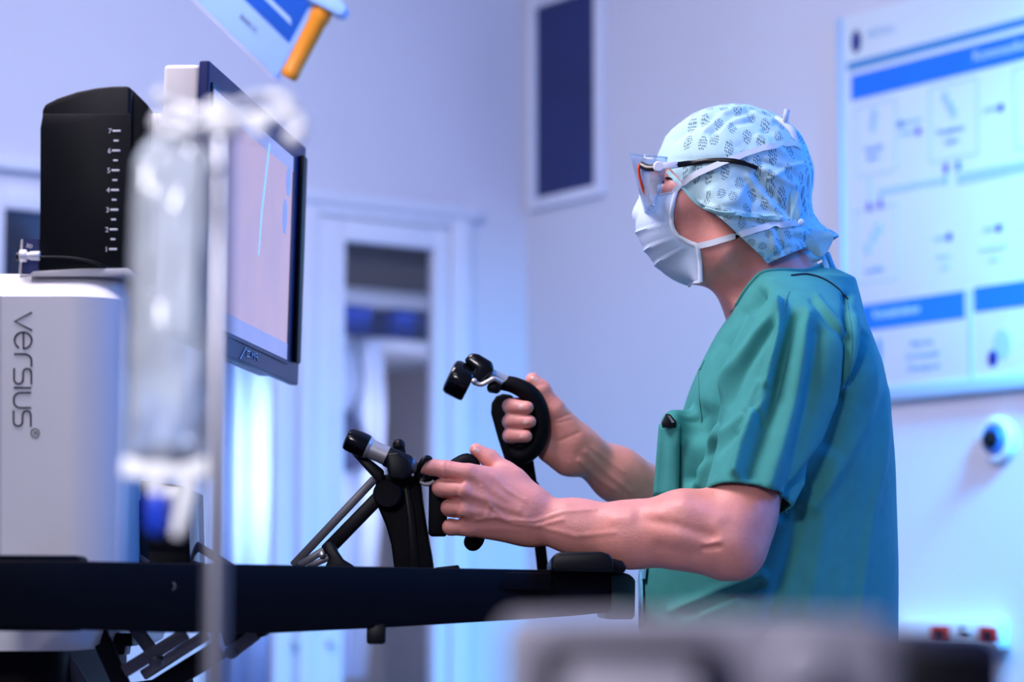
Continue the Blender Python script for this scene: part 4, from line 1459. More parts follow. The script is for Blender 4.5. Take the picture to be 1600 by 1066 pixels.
# ---------------- scrub shirt
shirt_rows = [trow(448, 1190, 1318, .075), trow(470, 1158, 1330, .115), trow(500, 1134, 1346, .165), trow(540, 1110, 1362, .2), trow(600, 1082, 1381, .21),
              trow(660, 1062, 1390, .205), trow(720, 1050, 1393, .2), trow(790, 1030, 1396, .195), trow(870, 1010, 1398, .195), trow(960, 1001, 1400, .2),
              trow(1060, 1004, 1400, .21), trow(1180, 1004, 1402, .22), trow(1290, 1004, 1404, .225)]
cutc = [Q(1083, 768, 3.315), Q(1150, 738, 3.235), Q(1219, 794, 3.315)]
cutn = nrm(np.cross(cutc[1] - cutc[0], cutc[2] - cutc[0]))
cutn = cutn if cutn[2] < 0 else -cutn
S = [loft(shirt_rows, .03, 2.4),
     cone(Q(1222, 462, HD), Q(1270, 475, HD), r(42, HD), r(60, HD), .05, 1.3), cone(Q(1212, 478, 3.47), Q(1240, 520, 3.44), r(36, HD), r(60, HD), .04), cone(Q(1212, 478, 3.63), Q(1240, 520, 3.66), r(36, HD), r(60, HD), .04),
     cone(Q(1240, 522, 3.44), Q(1255, 560, 3.40), r(64, HD), r(84, HD), .05),
     clip(cone(Q(1250, 565, 3.39), Q(1158, 812, 3.292), r(92, 3.4), r(66, 3.3), .03, .85), cutc[0], cutn),
     cone(Q(1240, 510, 3.66), Q(1255, 560, 3.70), r(72, HD), r(82, HD), .05),
     cone(Q(1250, 565, 3.71), Q(1165, 790, 3.79), r(88, 3.7), r(64, 3.7), .035, .85),
     cone(Q(1054, 662, 3.46), Q(1038, 790, 3.46), r(22, 3.5), r(20, 3.5), .03)]
V, Qd = polygonize(S, 0.0031)
sme = np_mesh(V, Qd)
smooth_mesh(sme, 4, .5)

def cut(me, a, b, c, inside, keep_pt, near=None):
    """cut the surface by the plane through a, b, c, only where near(vertex) holds; keep the side of keep_pt"""
    bm = bmesh.new()
    bm.from_mesh(me)
    n = nrm(np.cross(b - a, c - a))
    if (np.asarray(keep_pt) - a) @ n > 0:
        n = -n
    fs = [f for f in bm.faces if inside is None or inside(np.array(f.calc_center_median()))]
    es = {e for f in fs for e in f.edges}
    vs = {v for f in fs for v in f.verts}
    bmesh.ops.bisect_plane(bm, geom=list(fs) + list(es) + list(vs), plane_co=Vector(a), plane_no=Vector(n), clear_outer=True, dist=1e-5)
    loose = [v for v in bm.verts if not v.link_faces]
    bmesh.ops.delete(bm, geom=loose, context='VERTS')
    bm.to_mesh(me)
    bm.free()
    me.shade_smooth()


# open the near cuff: drop the flat end of the clipped sleeve
bm = bmesh.new()
bm.from_mesh(sme)
bm.normal_update()
dead = []
for f in bm.faces:
    c = np.array(f.calc_center_median())
    if abs((c - cutc[0]) @ cutn) < .006 and np.array(f.normal) @ cutn > .75 and np.linalg.norm(c - Q(1152, 775, 3.29)) < .13 and float(S[0][0](c[0], c[1], c[2])) > .010:
        dead.append(f)
bmesh.ops.delete(bm, geom=dead, context='FACES')
bm.verts.ensure_lookup_table()
for v in bm.verts:
    if v.is_boundary:
        c = np.array(v.co)
        v.co = Vector(c - cutn * ((c - cutc[0]) @ cutn))
for _ in range(8):
    mv = {}
    for v in bm.verts:
        if v.is_boundary:
            q = [np.array(e.other_vert(v).co) for e in v.link_edges if e.is_boundary]
            if len(q) == 2:
                mv[v] = np.array(v.co) * .4 + (q[0] + q[1]) * .3
    for v, c in mv.items():
        v.co = Vector(c)
bm.to_mesh(sme)
bm.free()
folds = [([(1187, 459), (1160, 488), (1134, 538), (1126, 572), (1118, 630), (1100, 690), (1082, 745)], -.016, 9),
         ([(1085, 650), (1088, 672)], -.012, 18), ([(1170, 500), (1146, 560), (1132, 640), (1108, 705), (1092, 755)], .006, 8),
         ([(1218, 483), (1181, 525), (1142, 588), (1108, 660), (1090, 735)], .006, 7), ([(1205, 510), (1165, 575), (1128, 660)], -.005, 7),
         ([(1221, 478), (1219, 525), (1205, 578), (1197, 614), (1176, 656), (1160, 698), (1150, 738)], .009, 7),
         ([(1240, 495), (1222, 567), (1210, 630), (1190, 683), (1172, 740)], -.008, 10),
         ([(1262, 495), (1256, 551), (1240, 630), (1220, 698), (1200, 760)], .008, 12), ([(1276, 520), (1268, 604), (1252, 690), (1236, 760)], -.006, 12),
         ([(1270, 470), (1300, 510), (1318, 528)], -.003, 5), ([(1276, 464), (1306, 502), (1322, 520)], .003, 5),
         ([(1321, 462), (1324, 551), (1320, 622)], -.007, 5), ([(1333, 470), (1338, 540), (1328, 610)], .004, 7),
         ([(1362, 499), (1347, 565), (1326, 625), (1298, 696), (1256, 760), (1222, 802)], -.013, 9), ([(1376, 560), (1356, 640), (1320, 715), (1270, 790)], .005, 12),
         ([(1390, 610), (1378, 720), (1358, 830), (1340, 975)], .004, 8), ([(1300, 720), (1286, 830), (1262, 960)], .003, 14), ([(1250, 800), (1230, 880), (1200, 960)], -.004, 10),
         ([(1190, 900), (1130, 920), (1050, 955)], .0035, 8), ([(1185, 915), (1130, 940), (1070, 960)], -.0035, 8), ([(1150, 935), (1100, 960)], .003, 7),
         ([(1186, 600), (1168, 640)], .003, 6), ([(1200, 610), (1182, 640), (1190, 660)], -.005, 5), ([(1110, 690), (1160, 652)], .003, 6), ([(1100, 720), (1150, 680)], -.003, 7),
         ([(1100, 560), (1078, 640)], .003, 8), ([(1062, 700), (1060, 780)], -.004, 4), ([(1048, 690), (1044, 770)], .002, 6)]
sculpt(sme, [(p, a * 1.5, w_ * 1.05) for p, a, w_ in folds])
co, no = get_co(sme), get_no(sme)
nz_ = np.array([mnoise.noise(Vector(c) * 9) * .003 + mnoise.noise(Vector((c[0] * 22, c[1] * 22, c[2] * 9))) * .0016 for c in co])
set_co(sme, co + no * nz_[:, None])
rc = Q(1165, 790, 3.79)
ax_ = nrm(Q(1250, 565, 3.71) - rc)
s1_ = nrm(np.cross(ax_, XD))
s2_ = np.cross(ax_, s1_)
rp_ = Q(1180, 752, 3.775)
cut(sme, rp_, rp_ + s1_, rp_ + s2_, lambda c: c[1] > 3.68 and np.linalg.norm(c - rc) < .13, Q(1250, 565, 3.71))
zh_ = .80
cut(sme, np.array((0, 0, zh_)), np.array((1, 0, zh_)), np.array((0, 1, zh_)), None, (0, 0, 1.5))
# neck opening: everything within the neck's own cylinder goes, the rim is pulled onto it
nc_ = Q(1212, 455, HD)
na_ = nrm(Q(1247, 530, HD) - Q(1177, 380, HD))
NRAD = .0765
bm = bmesh.new()
bm.from_mesh(sme)


def neck_r(c):
    v = c - nc_
    v = v - na_ * (v @ na_)
    return np.linalg.norm(v), v


dead = []
for f in bm.faces:
    c = np.array(f.calc_center_median())
    if c[2] > P(0, 580, HD)[2] and abs((c - nc_) @ na_) < .12 and neck_r(c)[0] < NRAD:
        dead.append(f)
bmesh.ops.delete(bm, geom=dead, context='FACES')
bm.verts.ensure_lookup_table()
for _ in range(3):
    mv = {}
    for v in bm.verts:
        if v.is_boundary and v.co.z > P(0, 580, HD)[2]:
            c = np.array(v.co)
            rr, d_ = neck_r(c)
            nb2 = [np.array(e.other_vert(v).co) for e in v.link_edges if e.is_boundary]
            if rr < NRAD * 1.4 and nb2:
                t = c + d_ * (NRAD / rr - 1)
                m2 = np.mean(nb2, axis=0)
                hgt = (m2 - t) @ na_
                mv[v] = t + na_ * hgt * .5
    for v, c in mv.items():
        v.co = Vector(c)
bm.to_mesh(sme)
bm.free()
sme.shade_smooth()
shirt = link_mesh('scrub_shirt', sme, M['scrub'], person)
sm = shirt.modifiers.new('cloth', 'SOLIDIFY')
sm.thickness = .0022
sm.offset = -1
sb = bvh_of(shirt)


def on_path(bvh, pts, lift, n=6):
    pp = spline([np.array((x, y, 0.0)) for x, y in pts], n)
    res = [on_surface(bvh, p[0], p[1], lift) for p in pp]
    return [a for a, _ in res], [b for _, b in res]


# collar band, pocket, seams, side tape
mb = MB()
edge = []
bm = bmesh.new()
bm.from_mesh(sme)
loop = [e for e in bm.edges if e.is_boundary and (e.verts[0].co + e.verts[1].co).z / 2 + 0 > P(0, 540, HD)[2]]
if loop:
    nxt = {}
    for e in loop:
        for v in e.verts:
            nxt.setdefault(v.index, []).append(e.other_vert(v).index)
    st = loop[0].verts[0].index
    order, prev, cur = [st], None, st
    while True:
        cand = [q for q in nxt[cur] if q != prev]
        if not cand or cand[0] == st or len(order) > 4000:
            break
        prev, cur = cur, cand[0]
        order.append(cur)
    bm.verts.ensure_lookup_table()
    edge = [np.array(bm.verts[i].co) + rootloc(person) for i in order][::3]
bm.free()
if len(edge) > 10:
    mb.tube(edge, .0042, 8, closed=True, flat=.7).build('collar', M['scrub'], shirt)
pk = MB()
ptsP = [(1031, 662), (1046, 664), (1062, 664), (1061, 716), (1060, 772), (1040, 775), (1022, 776), (1026, 720)]
V, Fc = [], []
gx, gy = 6, 12
for j in range(gy + 1):
    for i in range(gx + 1):
        y = 663 + 113 * j / gy
        xl = 1030 - 9 * j / gy
        xr = 1062 - 2 * j / gy
        p, n = on_surface(sb, max(xl + (xr - xl) * i / gx, 1046 - 14 * j / gy), y, .003)
        x_ = xl + (xr - xl) * i / gx
        dd = (p - CAM) @ FW
        V.append(P(x_, y, dd - .006 + .012 * (1 - i / gx)))
for j in range(gy):
    for i in range(gx):
        a = j * (gx + 1) + i
        Fc.append((a, a + 1, a + gx + 2, a + gx + 1))
o = pk.raw(V, Fc).build('chest_pocket', M['scrub'], shirt)
m_ = o.modifiers.new('t', 'SOLIDIFY')
m_.thickness = .002
for pts, w_ in (([(1030, 679), (1045, 680), (1062, 680)], .0016),):
    pp = [V[int(2) * (gx + 1) + i] - FW * .0012 for i in range(gx + 1)]
    MB().tube(pp, .0009, 6).build('hem_stitch', M['trouser'], shirt)
for pts in ([(1093, 560), (1092, 600), (1096, 660)], [(1233, 456), (1226, 475), (1224, 500)], [(1321, 465), (1330, 520), (1328, 570), (1318, 625)]):
    a, b = on_path(sb, pts, .0002)
    mb = MB()
    ribbon(mb, a, b, .0022, .0010)
    mb.build('seam', M['trouser'], shirt)
a, b = on_path(sb, [(1236, 431), (1262, 429), (1288, 437), (1310, 452), (1324, 468)], .0004)
mb = MB()
ribbon(mb, a, b, .0024, .0012)
mb.build('neck_seam', M['ink_dark'], shirt)
a, b = on_path(sb, [(1005, 893), (1007, 930), (1007, 985)], .004)
mb = MB()
ribbon(mb, a, b, .020, .003)
M['tape'] = mat('pale_blue_tape', (110, 180, 214), 0.8, var=.1, scale=90)
mb.build('waist_tape', M['tape'], shirt)

# trousers and clogs
T = []
for sg in (-1, 1):
    hip, kn, an = np.array((.375, YP + sg * .095, .90)), np.array((.335, YP + sg * .11, .50)), np.array((.39, YP + sg * .115, .10))
    T += [cone(hip - np.array((0, 0, .06)), kn, .095, .086, .03), cone(kn, an, .088, .078, .02)]
T.append(ell((.375, YP, .90), (.135, .165, .085), .05))
V, Qd = polygonize(T, .007)
tme = np_mesh(V, Qd)
cut(tme, np.array((0, 0, .06)), np.array((1, 0, .06)), np.array((0, 1, .06)), None, (0, 0, 1))
link_mesh('trousers', tme, M['trouser'], person)
for sg in (-1, 1):
    an = np.array((.39, YP + sg * .115, 0))
    V, Qd = polygonize([cone(an + [.035, 0, .05], an + [-.15, 0, .045], .048, .044, .02, .95), cone(an + [.03, 0, .07], an + [.0, 0, .09], .045, .05, .02)], .005)
    cme = np_mesh(V, Qd)
    cut(cme, np.array((0, 0, .0)), np.array((1, 0, .0)), np.array((0, 1, .0)), None, (0, 0, 1))
    link_mesh('clog', cme, M['shoe'], person)

# ---------------- cap
capm = mat('cap_fleece', (184, 220, 228), 0.8, var=0.05, bump=0.12, bscale=500, spec=0.2)
nt = capm.node_tree
b_ = nt.nodes['Principled BSDF']
uvn = nt.nodes.new('ShaderNodeUVMap')
mpn = nt.nodes.new('ShaderNodeMapping')
mpn.inputs['Rotation'].default_value = (0, 0, .35)
nt.links.new(uvn.outputs[0], mpn.inputs['Vector'])
v1 = nt.nodes.new('ShaderNodeTexVoronoi')
v1.voronoi_dimensions = '2D'
v1.inputs['Scale'].default_value = 50
v1.inputs['Randomness'].default_value = 0.25
nt.links.new(mpn.outputs[0], v1.inputs['Vector'])
v2 = nt.nodes.new('ShaderNodeTexVoronoi')
v2.voronoi_dimensions = '2D'
v2.inputs['Scale'].default_value = 400
v2.inputs['Randomness'].default_value = 0.3
nt.links.new(mpn.outputs[0], v2.inputs['Vector'])


def mth(op, a, bv):
    n = nt.nodes.new('ShaderNodeMath')
    n.operation = op
    nt.links.new(a, n.inputs[0])
    if isinstance(bv, (int, float)):
        n.inputs[1].default_value = bv
    else:
        nt.links.new(bv, n.inputs[1])
    return n.outputs[0]


hole = mth('MULTIPLY', mth('LESS_THAN', v1.outputs['Distance'], .32), mth('LESS_THAN', v2.outputs['Distance'], .36))
mx = nt.nodes.new('ShaderNodeMix')
mx.data_type = 'RGBA'
src = b_.inputs['Base Color'].links[0].from_socket
sx = nt.nodes.new('ShaderNodeSeparateXYZ')
nt.links.new(uvn.outputs[0], sx.inputs[0])
hole = mth('MULTIPLY', hole, mth('GREATER_THAN', sx.outputs[0], float(Q(1062, 240, HD)[0] - .37)))
nt.links.new(mth('MULTIPLY', hole, .82), mx.inputs['Factor'])
nt.links.new(src, mx.inputs['A'])
mx.inputs['B'].default_value = (.03, .07, .09, 1)
nt.links.new(mx.outputs['Result'], b_.inputs['Base Color'])

C_ = [ell(Q(1142, 270, HD), (r(119, HD), .090, r(107, HD)), .02, 0.08),
      ell(Q(1202, 285, HD), (r(62, HD), .080, r(90, HD)), .03, 0.05),
      ell(Q(1180, 360, HD), (r(80, HD), .078, r(72, HD)), .03, 0.1),
      ell(Q(1140, 318, HD - .078), (r(32, HD), .018, r(36, HD)), .02),
      cone(Q(1215, 375, HD), Q(1290, 385, HD), r(50, HD), r(26, HD), .03, 1.1),
      ell(Q(1150, 365, HD), (r(74, HD), .084, r(74, HD)), .03), ell(Q(1195, 380, HD), (r(64, HD), .080, r(72, HD)), .03)]
V, Qd = polygonize(C_, .0026)
cme = np_mesh(V, Qd)
smooth_mesh(cme, 1, .5)
wr_ = [([(1045, 268), (1091, 317), (1150, 334), (1219, 342)], .003, 3), ([(1042, 276), (1088, 326), (1148, 342), (1215, 350)], -.003, 3),
       ([(1112, 300), (1128, 318), (1150, 312), (1165, 290)], .0025, 8), ([(1165, 285), (1178, 310), (1172, 335)], -.003, 6),
       ([(1168, 275), (1195, 310), (1225, 345)], .003, 5), ([(1180, 270), (1210, 312), (1236, 335)], -.0035, 6), ([(1195, 265), (1240, 290)], .003, 5), ([(1190, 252), (1235, 268), (1255, 285)], -.003, 5),
       ([(1200, 280), (1232, 262), (1256, 255)], .003, 4), ([(1040, 215), (1075, 190), (1120, 172)], .0025, 5), ([(1055, 220), (1085, 198), (1125, 182)], -.003, 5),
       ([(1100, 205), (1130, 178), (1160, 170)], .003, 4), ([(1112, 210), (1140, 185), (1170, 178)], -.003, 4), ([(1150, 185), (1180, 180), (1205, 190)], .003, 4), ([(1145, 195), (1175, 190), (1210, 205)], -.003, 4),
       ([(1120, 180), (1150, 172), (1190, 176)], .002, 3), ([(1060, 250), (1100, 252), (1150, 248)], -.0015, 6), ([(1195, 205), (1230, 228), (1250, 250)], -.003, 5), ([(1185, 215), (1225, 238)], .003, 5),
       ([(1125, 385), (1170, 405), (1200, 412)], .0015, 4), ([(1215, 360), (1222, 385), (1232, 408)], -.003, 4), ([(1205, 362), (1210, 390)], .002, 5),
       ([(1240, 372), (1268, 380), (1290, 392)], -.003, 5), ([(1245, 362), (1275, 366), (1300, 372)], .003, 4), ([(1190, 418), (1215, 398), (1232, 388)], -.003, 4)]
sculpt(cme, wr_)
co, no = get_co(cme), get_no(cme)
nz_ = np.array([mnoise.noise(Vector(c) * 28) * .0018 + abs(mnoise.noise(Vector(c) * 55)) * .0016 for c in co])
set_co(cme, co + no * nz_[:, None])
a_, b2_ = Q(1020, 243, HD), Q(1192, 424, HD)
kp = Q(1180, 300, HD)
# the front edge, a little lower at the temple: two cuts on each side of it
cut(cme, Q(1018, 240, HD), Q(1098, 346, HD), Q(1098, 346, HD) + YD, None, kp)
cut(cme, Q(1090, 333, HD), Q(1192, 424, HD), Q(1192, 424, HD) + YD, None, kp)
cut(cme, Q(1192, 423, HD), Q(1305, 372, HD), Q(1305, 372, HD) + YD, None, kp)
hc = Q(1142, 290, HD)
uvl = cme.uv_layers.new(name='UVMap')
co = get_co(cme)
th = np.arctan2(co[:, 1] - hc[1], co[:, 2] - hc[2] + .14)
uv = np.stack([co[:, 0] - .37, th * .17], 1)
li = np.empty(len(cme.loops), np.int32)
cme.loops.foreach_get('vertex_index', li)
uvl.data.foreach_set('uv', uv[li].astype(np.float32).ravel())
cap = link_mesh('surgical_cap', cme, capm, person)
sm = cap.modifiers.new('cloth', 'SOLIDIFY')
sm.thickness = .0016
sm.offset = -1
cb = bvh_of(cap, body)
mb = MB()
a, b = on_path(cb, [(1043, 268), (1068, 294), (1091, 318), (1120, 330), (1150, 334), (1185, 338), (1219, 341)], .0006)
ribbon(mb, a, b, .006, .0016)
mb.build('hem_band', M['cap_cloth2'], cap)


def leaf(name, pts, d, m_, par, th=.0016, wav=.004):
    """a crumpled bit of fleece: outline in px at depth d"""
    c = np.mean(np.array(pts), axis=0)
    V = [P(c[0], c[1], d - wav)]
    n = len(pts)
    for i, (x, y) in enumerate(pts):
        V.append(P(x, y, d + wav * (1 if i % 2 else -1)))
    o = MB().raw(V, [(0, 1 + i, 1 + (i + 1) % n) for i in range(n)]).build(name, M[m_], par)
    s_ = o.modifiers.new('t', 'SOLIDIFY')
    s_.thickness = th
    ss = o.modifiers.new('s', 'SUBSURF')
    ss.levels = ss.render_levels = 2
    return o


leaf('cap_tie_knot', [(1232, 300), (1240, 293), (1250, 300), (1254, 318), (1252, 342), (1242, 352), (1234, 342), (1236, 322)], 3.475, 'cap_cloth2', cap)
leaf('cap_flap', [(1250, 352), (1280, 360), (1308, 362), (1300, 382), (1286, 408), (1270, 398), (1252, 378), (1246, 362)], 3.50, 'cap_cloth2', cap)
leaf('cap_flap', [(1256, 388), (1276, 392), (1290, 405), (1272, 412), (1250, 408), (1226, 404)], 3.52, 'cap_cloth2', cap)
MB().tube(spline([P(1286, 400, 3.52), P(1292, 420, 3.5), P(1292, 436, 3.49)]), .0035, 8, flat=.3).build('cap_tie', M['cap_cloth2'], cap)
MB().tube(spline([P(1292, 395, 3.55), P(1305, 425, 3.56), P(1325, 452, 3.56), P(1332, 468, 3.57)]), .004, 8, flat=.3).build('cap_tie', M['cap_cloth2'], cap)

# ---------------- mask
prof = [(1008, 311), (1000, 326), (994, 345), (994, 360), (1000, 378), (1010, 396), (1022, 413), (1038, 429), (1058, 439), (1078, 442)]
edgeP = [(1056, 302), (1053, 316), (1050, 330), (1049, 345), (1052, 359), (1062, 371), (1078, 379), (1092, 386), (1094, 412), (1094, 441)]
prof2 = spline([np.array((x, y, 0.)) for x, y in prof], 5)
edge2 = spline([np.array((x, y, 0.)) for x, y in edgeP], 5)
NR, NC = len(prof2), 33
V, Fc = [], []
for i in range(NR):
    v = i / (NR - 1)
    for j in range(NC):
        u = -1 + 2 * j / (NC - 1)
        s_ = abs(u)
        blend = 1 - math.cos(s_ * math.pi / 2)
        x = prof2[i][0] * (1 - blend) + edge2[i][0] * blend
        y = prof2[i][1] * (1 - blend ** .8) + edge2[i][1] * blend ** .8
        pleat = 0
        for c0 in (.34, .52, .68):
            t = (v - c0) / .05
            if 0 <= t < 1:
                pleat += (1 - t) * 4.5 * (1 - .75 * s_ ** 3)
        pleat += 1.2 * math.sin(u * 9 + v * 7) * v
        x -= pleat
        dd = HD - math.sin(u * math.pi / 2) * (-1) * (-1) * (.066 - .008 * v)
        V.append(P(x, y, dd))
for i in range(NR - 1):
    for j in range(NC - 1):
        a = i * NC + j
        Fc.append((a, a + 1, a + NC + 1, a + NC))
for i, v_ in enumerate(V):
    loc, n, _, dist = nb_.find_nearest(Vector(v_))
    loc, n = np.array(loc), np.array(n)
    sd_ = (v_ - loc) @ n
    if sd_ < .0035:
        V[i] = v_ + n * (.0035 - sd_)
mk = MB().raw(V, Fc).build('face_mask', M['mask'], person, angle=60)
s_ = mk.modifiers.new('t', 'SOLIDIFY')
s_.thickness = .0016
near = [V[i * NC + NC - 1] for i in range(NR)]
farE = [V[i * NC] for i in range(NR)]
MB().tube(near, .0032, 8, flat=.5).build('edge_binding', M['strap'], mk)
MB().tube(farE, .0032, 8, flat=.5).build('edge_binding', M['strap'], mk)
MB().tube([V[j] - ZU * .0 for j in range(NC)], .0022, 8, flat=.6).build('nose_wire', M['strap'], mk)
MB().tube([V[(NR - 1) * NC + j] for j in range(NC)], .002, 8, flat=.6).build('lower_binding', M['strap'], mk)
pb = bvh_of(cap, body, shirt)
for pts in ([(1052, 306), (1062, 292), (1084, 275), (1112, 262), (1140, 251), (1170, 239), (1205, 229), (1236, 225), (1250, 231)],
            [(1092, 384), (1112, 380), (1140, 372), (1170, 362), (1200, 354), (1230, 350), (1252, 347)]):
    a, b = on_path(pb, pts, .0022, 5)
    mb = MB()
    ribbon(mb, a, b, .0085, .0012)
    mb.build('mask_strap', M['strap'], mk)
MB().tube(spline([P(1246, 231, 3.50), P(1238, 205, 3.50), P(1224, 192, 3.505), P(1212, 186, 3.51), P(1222, 200, 3.505), P(1240, 226, 3.50)]), .0045, 8, flat=.35).build('strap_bow', M['strap'], mk)
MB().tube(spline([P(1226, 196, 3.505), P(1228, 182, 3.50), P(1230, 171, 3.50)]), [.002] * 4 + [.004] * 13, 8, flat=.4).build('strap_end', M['strap'], mk)
MB().tube(spline([P(1244, 228, 3.50), P(1254, 238, 3.51), P(1266, 254, 3.52)]), .0042, 8, flat=.35).build('strap_end', M['strap'], mk)
leaf('strap_knot', [(1245, 345), (1252, 341), (1258, 345), (1256, 352), (1248, 353)], 3.462, 'strap', mk, .003, .001)

# ---------------- safety glasses
M['frame_black'] = mat('frame_black', (10, 10, 14), 0.3)
M['orange'] = mat('orange_rim', (216, 76, 40), 0.35)
M['lens'] = clear('clear_visor', (0.74, 0.86, 1.0), 0.20, 0.3)
gl = thing('safety_glasses', 'clear wraparound safety glasses with black temples worn over the cap', 'glasses', Q(1030, 260, HD))
top = [(983, 243), (1045, 246)]
NRg, NCg = 9, 31
V, Fc = [], []
for i in range(NRg):
    v = i / (NRg - 1)
    for j in range(NCg):
        u = -1 + 2 * j / (NCg - 1)
        bl = (1 - math.cos(u * math.pi / 2)) ** 1.3
        x = (984 + 22 * v) * (1 - bl) + (1043 - 22 * v ** 1.5) * bl
        y = (240 + 92 * v) * (1 - bl) + (246 + 78 * v) * bl
        V.append(P(x, y, HD - .074 * math.sin(u * math.pi / 2)))
for i in range(NRg - 1):
    for j in range(NCg - 1):
        a = i * NCg + j
        Fc.append((a, a + 1, a + NCg + 1, a + NCg))
ln = MB().raw(V, Fc).build('visor', M['lens'], gl)
s_ = ln.modifiers.new('t', 'SOLIDIFY')
s_.thickness = .0014
MB().tube([V[(NRg - 1) * NCg + j] for j in range(NCg)], .0010, 6).tube([V[j] for j in range(NCg)], .0009, 6).build('visor_edge', M['lens'], gl)
for sg in (-1, 1):
    dd = HD + sg * .076
    MB().lathe(P(1029, 261, dd), YD * sg, [(-.003, .0066), (.0, .0078), (.004, .0078), (.0055, .006)], 24).build('hinge', M['white'], gl)
    MB().frame_box(P(1047, 258.5, dd + sg * .003), RT * .0105 + ZU * .001, YD * .0022, ZU * .0048).build('temple_clip', M['white'], gl, bevel=.001)
    pth = [(1056, 258), (1080, 255), (1110, 251), (1140, 251), (1162, 255), (1184, 263)]
    if sg < 0:
        pts = []
        for x, y in pth:
            p, n = on_surface(cb, x, y, .004)
            k = min(1, (x - 1056) / 60)
            pts.append(P(x, y, (dd - .003) * (1 - k) + ((p - CAM) @ FW) * k))
    else:
        pts = [P(x, y, dd + .003 + .012 * min(1, (x - 1056) / 60)) for x, y in pth]
    MB().tube(spline(pts), [.0042] * 8 + [.0036] * 25 + [.003] * 8, 10, flat=.55).build('temple', M['frame_black'], gl)
    pp = [P(1000, 256, HD + sg * .058), P(998, 268, HD + sg * .058), P(1003, 290, HD + sg * .056), P(1011, 310, HD + sg * .05), P(1014, 315, HD + sg * .046)]
    MB().tube(spline(pp), [.0022] * 24 + [.0032] * 9, 8).build('inner_rim', M['orange'], gl)
    MB().tube(spline([P(1001, 257, HD + sg * .057), P(1012, 262, HD + sg * .066), P(1026, 262, HD + sg * .073)]), .0055, 10, flat=.5).build('brow_bar', M['frame_black'], gl)

# ---------------- pen in the pocket
pn = thing('pen', 'dark blue pen sticking out of the chest pocket of the green scrubs', 'pen', P(1046, 690, 3.39))
pd = (V and 3.39)
p0, n0_ = on_surface(sb, 1050, 664, .004)
pd = (p0 - CAM) @ FW - .001
MB().tube([P(1046, 668, pd + .001), P(1046, 652, pd)], .0045, 12).build('pen_barrel', M['dark_glass'], pn)
prism_px(MB(), [(1034, 661), (1041, 646), (1048, 648), (1057, 659), (1056, 668), (1035, 668)], pd - .006, .008).build('pen_cap', M['black'], pn, bevel=.001)
prism_px(MB(), [(1043, 649), (1047, 650), (1054, 660), (1050, 661)], pd - .0075, .002).build('pen_clip', M['steel'], pn)
# ------------------------------------------------------------------ IV pole and bag close to the camera
dp = 1.86
ivp = thing('iv_pole', 'slim steel IV pole with four white hooks standing near the camera', 'IV pole', P(335, 900, dp) * np.array([1, 1, 0]))
ptop, pbx = P(347, 172, dp), P(347, 172, dp)[0]
px_ = pbx
py_ = ptop[1]
M['pole'] = mat('pole_steel', (128, 128, 140), 0.32, 0.85, var=.05)
MB().lathe((px_, py_, 0.06), ZU, [(0, .0085), (ptop[2] - .07, .0085), (ptop[2] - .062, .006)], 24).build('pole', M['pole'], ivp)
for k in range(5):
    an = 2 * math.pi * k / 5 + .4
    e_ = np.array((px_ + .26 * math.cos(an), py_ + .26 * math.sin(an), .05))
    lg = MB().tube([(px_, py_, .085), e_], [.014, .010], 12).build('foot', M['pole'], ivp)
    MB().lathe(e_ + np.array((0, -.011, -.025)), YD, [(0, .020), (.003, .0245), (.019, .0245), (.022, .020)], 20).build('castor', M['black'], lg)
MB().lathe((px_, py_, ptop[2] - .02), ZU, [(0, .012), (.004, .014), (.022, .014), (.026, .010)], 24).build('hook_hub', M['white'], ivp)
hz = ptop[2] - .008
for pts in ([(347, 180), (320, 178), (285, 170), (262, 160), (252, 150)], [(347, 190), (315, 200), (290, 208), (262, 206), (250, 192)],
            [(347, 178), (375, 165), (408, 152), (440, 152), (452, 165)], [(347, 190), (385, 186), (430, 180), (462, 184), (470, 200), (458, 215)]):
    dd = dp + (.05 if pts[1][1] < 182 else -.03)
    P3 = [P(x, y, dp + (dd - dp) * min(1, i / 2)) for i, (x, y) in enumerate(pts)]
    MB().tube(spline(P3), .0048, 12).ball(P3[-1], .0066).build('hook', M['white'], ivp)
MB().ball(P(405, 203, dp - .03), .0072).tube([P(405, 203, dp - .03), P(400, 187, dp - .028)], .003, 8).build('hook_ball', M['white'], ivp)

db = 1.84
bag = thing('iv_bag', 'clear crumpled infusion bag hanging from the IV pole near the camera', 'IV bag', P(262, 720, db))
M['bag'] = clear('bag_film', (0.86, 0.92, 1.0), 0.34, 0.7, 0.10)
_nt = M['bag'].node_tree
_tc = _nt.nodes.new('ShaderNodeTexCoord')
_nz = _nt.nodes.new('ShaderNodeTexNoise')
_nz.inputs['Scale'].default_value = 26
_nz.inputs['Detail'].default_value = 3
_mp = _nt.nodes.new('ShaderNodeMapping')
_mp.inputs['Scale'].default_value = (1, 1, .4)
_bp = _nt.nodes.new('ShaderNodeBump')
_bp.inputs['Strength'].default_value = 1.0
_bp.inputs['Distance'].default_value = .02
_nt.links.new(_tc.outputs['Object'], _mp.inputs['Vector'])
_nt.links.new(_mp.outputs[0], _nz.inputs['Vector'])
_nt.links.new(_nz.outputs['Fac'], _bp.inputs['Height'])
for n_ in _nt.nodes:
    if n_.type in ('BSDF_GLOSSY', 'BSDF_DIFFUSE'):
        _nt.links.new(_bp.outputs[0], n_.inputs['Normal'])
rows = [(205, 252, 296, .004), (222, 228, 318, .008), (250, 212, 331, .012), (320, 207, 334, .018), (450, 203, 334, .024), (580, 199, 332, .028), (660, 195, 331, .026), (700, 192, 330, .018), (722, 192, 329, .008)]
NU = 40
V, Fc = [], []
rz = np.array(rows, float)
